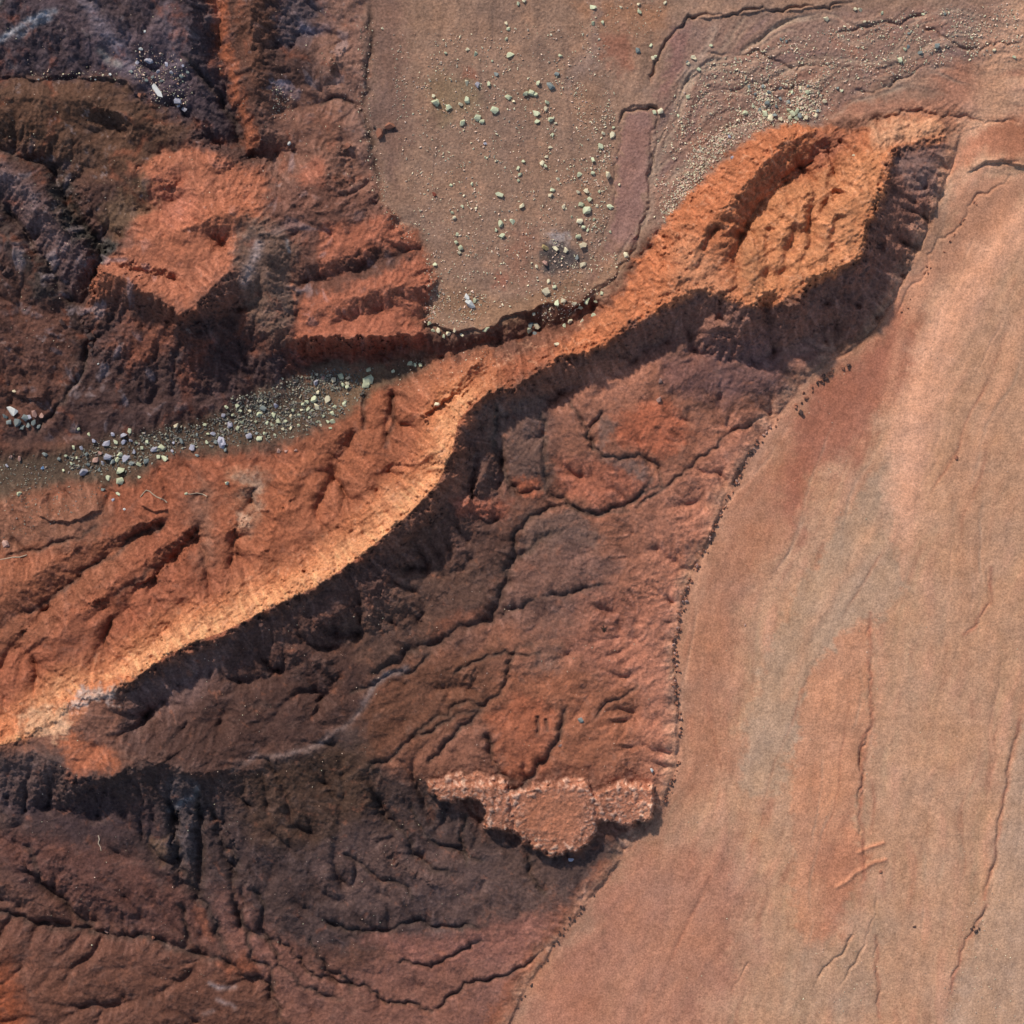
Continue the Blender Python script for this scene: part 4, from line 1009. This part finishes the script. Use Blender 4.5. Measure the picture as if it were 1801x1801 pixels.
for i, (u, v, d, k) in enumerate(spots(BL, 0, 600, 4.288)):
    if i == 0: stone(u, v, d, k, 'large pale grey boulder at the left edge of the hillside foot', None, 'boulder', 1.2, .2, .8)
    else: stone(u, v, d, k, 'heaped beside the large pale boulder at far left', 'slate heap at far left', 'boulder')
CH2 = '''1150,300,40 885,375,52,c 940,350,52 990,355,46 950,415,40 990,400,44 985,430,40 805,365,38,p 750,395,44,l 755,335,28,c 735,525,56 840,525,64,c 770,470,40 755,575,52 445,575,46,l 350,590,60,s 320,635,46 430,640,46 467,690,46 245,800,60,l 320,820,54 35,850,80,l 100,720,44,l 155,740,36 190,690,38 55,645,38,l 150,570,28 290,690,30 575,605,28 600,550,24 680,540,34 650,560,30 690,595,34 875,630,38 880,690,46 890,580,36 965,555,38 840,690,34 810,650,26 760,690,30 70,580,28 80,1155,32 180,610,30 250,610,30 120,640,26 380,700,32 420,720,30 520,690,32 560,650,30 620,640,28 500,750,30 560,740,28 620,720,26 680,720,26 700,660,26 640,600,26 720,610,24 860,740,26 790,720,26 300,780,30,s 220,760,30,s 360,780,26 440,790,24'''
for u, v, d, k in spots(CH2, 380, 580, 4.288):
    stone(u, v, d*1.15, k or rr.choice('gggc'), 'in the eastern, upper end of the stony channel', 'stones in the eastern channel')
stone(648, 668, 27, 'g', 'largest flat pale green slab at the upper end of the channel', None, 'boulder', 1.5, .5, .4)
stone(644, 677, 18, 'g', 'pale green stone leaning on the largest slab at the channel end', None, 'boulder', 1.6, .35, .5)
EDGE = '''1460,255,52 1540,265,44 1335,310,40 470,910,46 530,915,34 600,910,30 1500,262,34'''
for u, v, d, k in spots(EDGE, 380, 580, 4.288):
    up = v < 700
    stone(u, v, d, 'g' if up else 'p', 'on the orange neck just past the channel head' if up else 'along the lower rim of the channel', 'stones past the channel head' if up else 'stones on the channel rim')
stone(769, 712, 11, 'c', 'cream stone near the top of the bright ridge face', None, 'boulder', 1.4, .1)
# --- dark hillside
NWS = '''785,340,44,l 748,285,24,w 725,350,28,l 875,360,28,l 770,200,18,w 595,415,20,w 740,520,32,o 770,440,26,s 700,400,24,s 830,390,26,l 900,400,24,l 950,420,26,s 980,400,22,s 930,560,24,l 850,440,26,s 800,420,24,s 960,370,20,l 760,510,24,o 520,440,14,w 235,440,14,w 360,415,12,c 440,410,12,c 560,420,14,c 620,440,12,c'''
for u, v, d, k in spots(NWS, 0, 0, 2.905):
    stone(u, v, d, k, 'in the scree on the plum slope, upper left', 'scree stones on the plum slope')
stone(282, 165, 24, 'w', 'long white stone wedged in the scree, upper left', None, 'boulder', 2.6, -.95, .5)
stone(316, 184, 20, 'l', 'pale lilac slab at the foot of the scree', None, 'boulder', 1.9, -.4, .5)
stone(330, 199, 13, 'l', 'small lilac stone just below the pale slab of the scree', None, 'boulder', 1.5, -.3, .5)
stone(511, 256, 9, 'w', 'small white stone beside the rusty outcrop, upper left', None, 'boulder')
for x, y, d in ((425,1640,36),(465,1720,50),(470,1760,40),(445,1690,34),(470,1790,34),(320,1645,40),(15,1360,40),(60,1385,40),(40,1400,34)):
    stone(x/2.905, y/2.905, d/2.905, 'd', 'in the black gully of the left hillside', 'dark boulders in the left gully', 'boulder', 1.2, None, .9)
# --- the line of small stones along the foot of the slopes
def along(pts, n, seed):
    p = np.array(pts, float); d = np.r_[0, np.cumsum(np.hypot(*np.diff(p, axis=0).T))]; r = np.random.default_rng(seed)
    t = np.sort(r.uniform(0, d[-1], n)); return np.stack([np.interp(t, d, p[:, 0]), np.interp(t, d, p[:, 1])], 1) + r.normal(0, 3., (n, 2)), r
SEAMPTS = [(1372,738),(1340,772),(1310,815),(1292,860),(1270,905),(1247,965),(1225,1000),(1208,1040),(1200,1090),(1190,1130),(1190,1180),(1192,1210),(1195,1240),(1200,1290),(1200,1315)]
q, r = along(SEAMPTS, 135, 3)
for a, b in q: stone(a, b, r.uniform(4., 8.), r.choice(list('oopodp')), 'in the ' + ('upper' if b < 930 else 'middle' if b < 1120 else 'lower') + ' beaded line at the edge of the sand plain', 'beaded line of small stones', 'small_stone', None, None, 1.1)
q, r = along([(1196,1338),(1192,1365),(1182,1390),(1172,1415)], 22, 4)
for a, b in q: stone(a, b, r.uniform(3.5, 6.), r.choice(list('odo')), 'in the short curved line right of the caprock ledge', 'short curved line of small stones', 'small_stone', None, None, 1.)
q, r = along([(1500,640),(1470,655),(1440,676),(1415,695),(1400,712)], 22, 5)
for a, b in q: stone(a+r.normal(0, 4), b+r.normal(0, 4), r.uniform(5., 10.), r.choice(list('doo')), 'at the foot of the shaded ridge flank', 'brown stones at the ridge foot', 'small_stone', None, None, 1.)
stone(1413, 724, 14, 'd', 'lone dark boulder on the sand just below the ridge foot', None, 'boulder', 1.2, None, .9)
q, r = along([(1590,545),(1605,520),(1640,470),(1690,395),(1720,350)], 16, 6)
for a, b in q: stone(a, b, r.uniform(3.5, 7.), 'o', 'along the rill at the upper edge of the sand plain', 'pebbles along the upper rill', 'small_stone')
q, r = along([(1050,1580),(985,1655),(945,1725),(905,1785)], 26, 8)
for a, b in q: stone(a, b, r.uniform(3.5, 7.), 'd', 'along the straight trench at the bottom of the plain', 'stones along the lower trench', 'small_stone')
stone(1147, 1359, 11, 'w', 'small white block at the upper right corner of the caprock ledge', None, 'boulder', 1.2, .4, .9)
stone(1005, 1517, 11, 'l', 'pale lilac stone just below the caprock ledge', None, 'boulder', 1.4, .3)
stone(1686, 804, 9, 'o', 'isolated tan stone on the right side of the sand plain', None, 'boulder')
stone(1616, 1638, 7, 'd', 'isolated dark pebble in the lower right sand', None, 'boulder')
stone(1314, 1101, 5, 'p', 'isolated pinkish pebble right of the beaded stone line', None, 'boulder')
stone(1556, 1540, 8, 'o', 'reddish stone under the pale raised streak in the sand', None, 'boulder')
for a, b, d in ((1718,1642,7),(1726,1646,8),(1731,1641,6),(1722,1638,5)): stone(a, b, d, 'd', 'in the tiny heap near the lower right corner', 'tiny heap of dark stones', 'small_stone')
stone(1161, 670, 11, 'p', 'upper pinkish block on the shaded toe slope', None, 'boulder')
stone(1160, 702, 13, 'p', 'lower, paler pinkish block on the shaded toe slope', None, 'boulder', 1.2, None, .8)
stone(985, 1312, 10, 'p', 'rounded pink stone in the gully above the caprock ledge', None, 'boulder')
stone(1022, 1268, 12, 's', 'grey stone at the head of the gully above the ledge', None, 'boulder')
stone(182, 1643, 8, 'p', 'pair-like pink stone in the southern channel, lower left', None, 'boulder', 1.6)
stone(264, 1655, 10, 'o', 'rounded brown stone in the southern channel, lower left', None, 'boulder')
print('stones', round(time.time()-T0, 1), len(bpy.data.objects))

# --- gravel too fine to count, one mesh for each spread
def gravel(name, label, parts, seed, pal=None):
    r = np.random.default_rng(seed); base = []
    for k in range(5):
        bm = hull_rock(900+k, 8); bm.verts.ensure_lookup_table(); bmesh.ops.triangulate(bm, faces=bm.faces)
        base.append((np.array([v.co for v in bm.verts]), np.array([[v.index for v in f.verts] for f in bm.faces]))); bm.free()
    VS, FS, CS = [], [], []; nv = 0
    pal = [lin(c) for c in pal or ((224,212,176),(206,198,164),(216,184,158),(226,194,170),(170,158,138),(186,146,120))]
    for poly, n, d0, d1, clump in parts:
        pl = P(poly); a = np.array(pl); sd = sdf(pl)
        u = r.uniform(a[:, 0].min(), a[:, 0].max(), n*6).astype(np.float32); v = r.uniform(a[:, 1].min(), a[:, 1].max(), n*6).astype(np.float32)
        p = sstep(-6, 14, bil(sd, u, v))*np.exp(clump*gnoise(u/34., v/34., seed)*2 + clump*gnoise(u/13., v/13., seed+1))
        ok = np.nonzero(r.uniform(0, 1, n*6) < p/np.quantile(p, .97))[0][:n]
        for i in ok:
            bv, bf = base[r.integers(5)]; d = d0 + (d1-d0)*r.uniform()**2.2; a_ = r.uniform(0, 6.283); c, s = math.cos(a_), math.sin(a_)
            q = bv*np.array([d*r.uniform(.8, 1.3), d*r.uniform(.7, 1), d*.75])*S/2
            q = np.stack([q[:, 0]*c-q[:, 1]*s + wx(u[i]), q[:, 0]*s+q[:, 1]*c + wy(v[i]), q[:, 2]], 1)
            VS.append(q); FS.append(bf+nv); nv += len(q); CS.append((u[i], v[i], d, len(q), pal[r.integers(len(pal))]*r.uniform(.7, 1.15)))
    cu = np.array([c[0] for c in CS], np.float32); cv = np.array([c[1] for c in CS], np.float32); hz = bil(H, cu, cv)
    cnt = np.array([c[3] for c in CS]); VA = np.concatenate(VS); VA[:, 2] += np.repeat((hz + .3*np.array([c[2] for c in CS])*.5)*S, cnt)
    FA = np.concatenate(FS); cc = np.repeat(np.array([c[4] for c in CS]), cnt, axis=0)
    me = bpy.data.meshes.new(name); me.from_pydata(VA.tolist(), [], FA.tolist())
    at = me.color_attributes.new('soil', 'FLOAT_COLOR', 'POINT'); at.data.foreach_set('color', np.concatenate([cc, np.ones((len(cc), 1))], 1).astype(np.float32).ravel())
    me.materials.append(GM); o = bpy.data.objects.new(name, me); col.objects.link(o); o['kind'] = 'stuff'; o['label'] = label
GM = stone_material('mixed_gravel', (170,160,140), (130,120,110), True)
gravel('wash_gravel', 'fine grey gravel spread over the furrowed wash', [
    ('1160,200 1240,110 1400,60 1600,20 1801,0 1801,80 1640,120 1500,170 1440,215 1350,224 1280,266 1200,345 1140,420 1150,300', 4600, 2., 5.8, 1.),
    ('1310,130 1440,140 1460,210 1340,222 1280,200', 1500, 2.2, 6.5, 1.0), ('1150,410 1280,262 1350,222 1300,205 1240,240 1180,330', 2200, 2.2, 6., .8)], 41)
gravel('flat_gravel', 'sparse pale pebbles dusted over the brown flat', [
    ('690,60 1060,40 1090,200 1060,460 900,540 780,560 760,480 720,380 690,200', 2800, 1.8, 5.6, 1.1), ('750,500 860,520 850,580 745,575', 320, 2, 5.5, .5),
    ('960,460 1080,440 1110,450 1060,520 1000,560 940,580', 420, 2, 5.5, .6), ('1000,130 1080,200 1070,420 1040,440 1020,300', 420, 2, 5.5, .8),
    ('630,40 660,40 665,260 690,360 770,470 770,530 730,450 660,370 625,200', 420, 1.8, 4.5, .5), ('1000,0 1180,0 1150,80 1050,50', 120, 1.4, 4, .7)], 42)
gravel('channel_gravel', 'grey rubble filling the stony channel', [
    ('100,800 200,765 330,745 430,700 540,650 660,645 650,690 600,735 520,770 400,785 300,795 230,830 120,835', 3000, 2, 7, .6),
    ('-40,790 100,800 100,850 -40,880', 260, 1.6, 5, .6), ('400,700 600,640 600,720 420,770', 900, 2, 6.5, .5), ('0,860 200,845 200,870 60,940 0,960', 260, 1.3, 4.5, .6)], 43, ((150,146,126),(128,124,108),(112,108,98),(166,158,136),(140,126,116),(96,92,84)))
gravel('slope_gravel', 'scattered pale grit over the hillside and slopes', [
    ('0,0 640,0 640,330 200,420 150,600 0,700', 420, 1.2, 3.6, 1.0), ('240,80 340,120 345,205 270,190 240,130', 300, 1.6, 5.5, .6), ('480,150 530,170 520,215 480,210', 120, 1.6, 4.5, .5),
    ('60,138 260,136 260,152 60,152', 70, 1.6, 4.5, .3), ('120,1220 700,1000 1150,1100 1150,1350 600,1800 0,1700', 420, 1.2, 3.4, .8), ('690,630 900,610 880,660 700,700', 120, 1.4, 4, .5),
    ('1400,700 1800,400 1801,1801 1200,1801 1220,1100', 330, 1.1, 3.0, .8), ('1690,1600 1801,1560 1801,1801 1650,1801', 260, 1.1, 3.4, .4), ('1430,1660 1560,1640 1560,1801 1400,1801', 90, 1.2, 3.6, .5)], 44)
print('gravel', round(time.time()-T0, 1))

# --- driftwood and a dry tuft
def tube(name, pts, r0, r1, mat, label, cat, lift=.8):
    bm = bmesh.new(); rings = []; n = len(pts)
    for i, (u, v) in enumerate(pts):
        k = i/(n-1); r = (r0+(r1-r0)*k)*S; a = pts[min(i+1, n-1)]; b = pts[max(i-1, 0)]
        tx, ty = a[0]-b[0], -(a[1]-b[1]); L = math.hypot(tx, ty)+1e-6; nx, ny = -ty/L, tx/L; z = (ground(u, v)+lift)*S
        rings.append([bm.verts.new((wx(u)+nx*r*math.cos(q), wy(v)+ny*r*math.cos(q), z + r*math.sin(q))) for q in np.linspace(0, 2*math.pi, 7)[:-1]])
    for a, b in zip(rings[:-1], rings[1:]):
        for j in range(6): bm.faces.new((a[j], a[(j+1) % 6], b[(j+1) % 6], b[j]))
    bm.faces.new(rings[0][::-1]); bm.faces.new(rings[-1])
    me = bpy.data.meshes.new(name); bm.to_mesh(me); bm.free(); me.materials.append(mat)
    o = bpy.data.objects.new(name, me); col.objects.link(o)
    if label: o['label'] = label; o['category'] = cat
    return o
WOOD = stone_material('bleached_wood', (196,178,152), (150,130,108))
TWIG = stone_material('dry_dark_stem', (58,50,40), (40,36,30))
tube('driftwood_branch', [(246,874),(252,866),(256,862),(262,864),(268,869),(275,874),(283,877),(289,880),(293,884)], .8, 1.3, WOOD, 'thin bleached curved branch on the bank below the stony channel', 'branch')
tube('driftwood_twig', [(325,868),(335,869),(346,867),(356,869),(364,873)], .6, .9, WOOD, 'short bleached twig to the right of the curved branch', 'twig')
tube('driftwood_twig', [(-6,985),(8,983),(22,980),(34,980),(46,976)], .8, 1., WOOD, 'pale straight twig at the left edge of the orange slope', 'twig')
tube('driftwood_twig', [(173,1469),(175,1476),(173,1483),(177,1490),(178,1496)], 1., .7, WOOD, 'small pale crooked twig on the dark lower left slope', 'twig')
tuft = bpy.data.objects.new('dry_tuft', None); col.objects.link(tuft); tuft.location = (wx(1063), wy(1108), ground(1063, 1108)*S); tuft['label'] = 'tiny dark dry tuft with spread stems on the orange toe slope'; tuft['category'] = 'plant'
for a in (.5, 1.35, 2.5, 3.7, 4.6, 5.6):
    L = 6 + 2*math.sin(a*7); o = tube('stem', [(1063+math.cos(a)*L*k, 1108+math.sin(a)*L*k) for k in (.05, .35, .7, 1.)], .9, .4, TWIG, None, None, 1.5)
    o.parent = tuft; o.matrix_parent_inverse = tuft.matrix_world.inverted(); o.location = (-tuft.location.x, -tuft.location.y, -tuft.location.z)
print('done', round(time.time()-T0, 1))
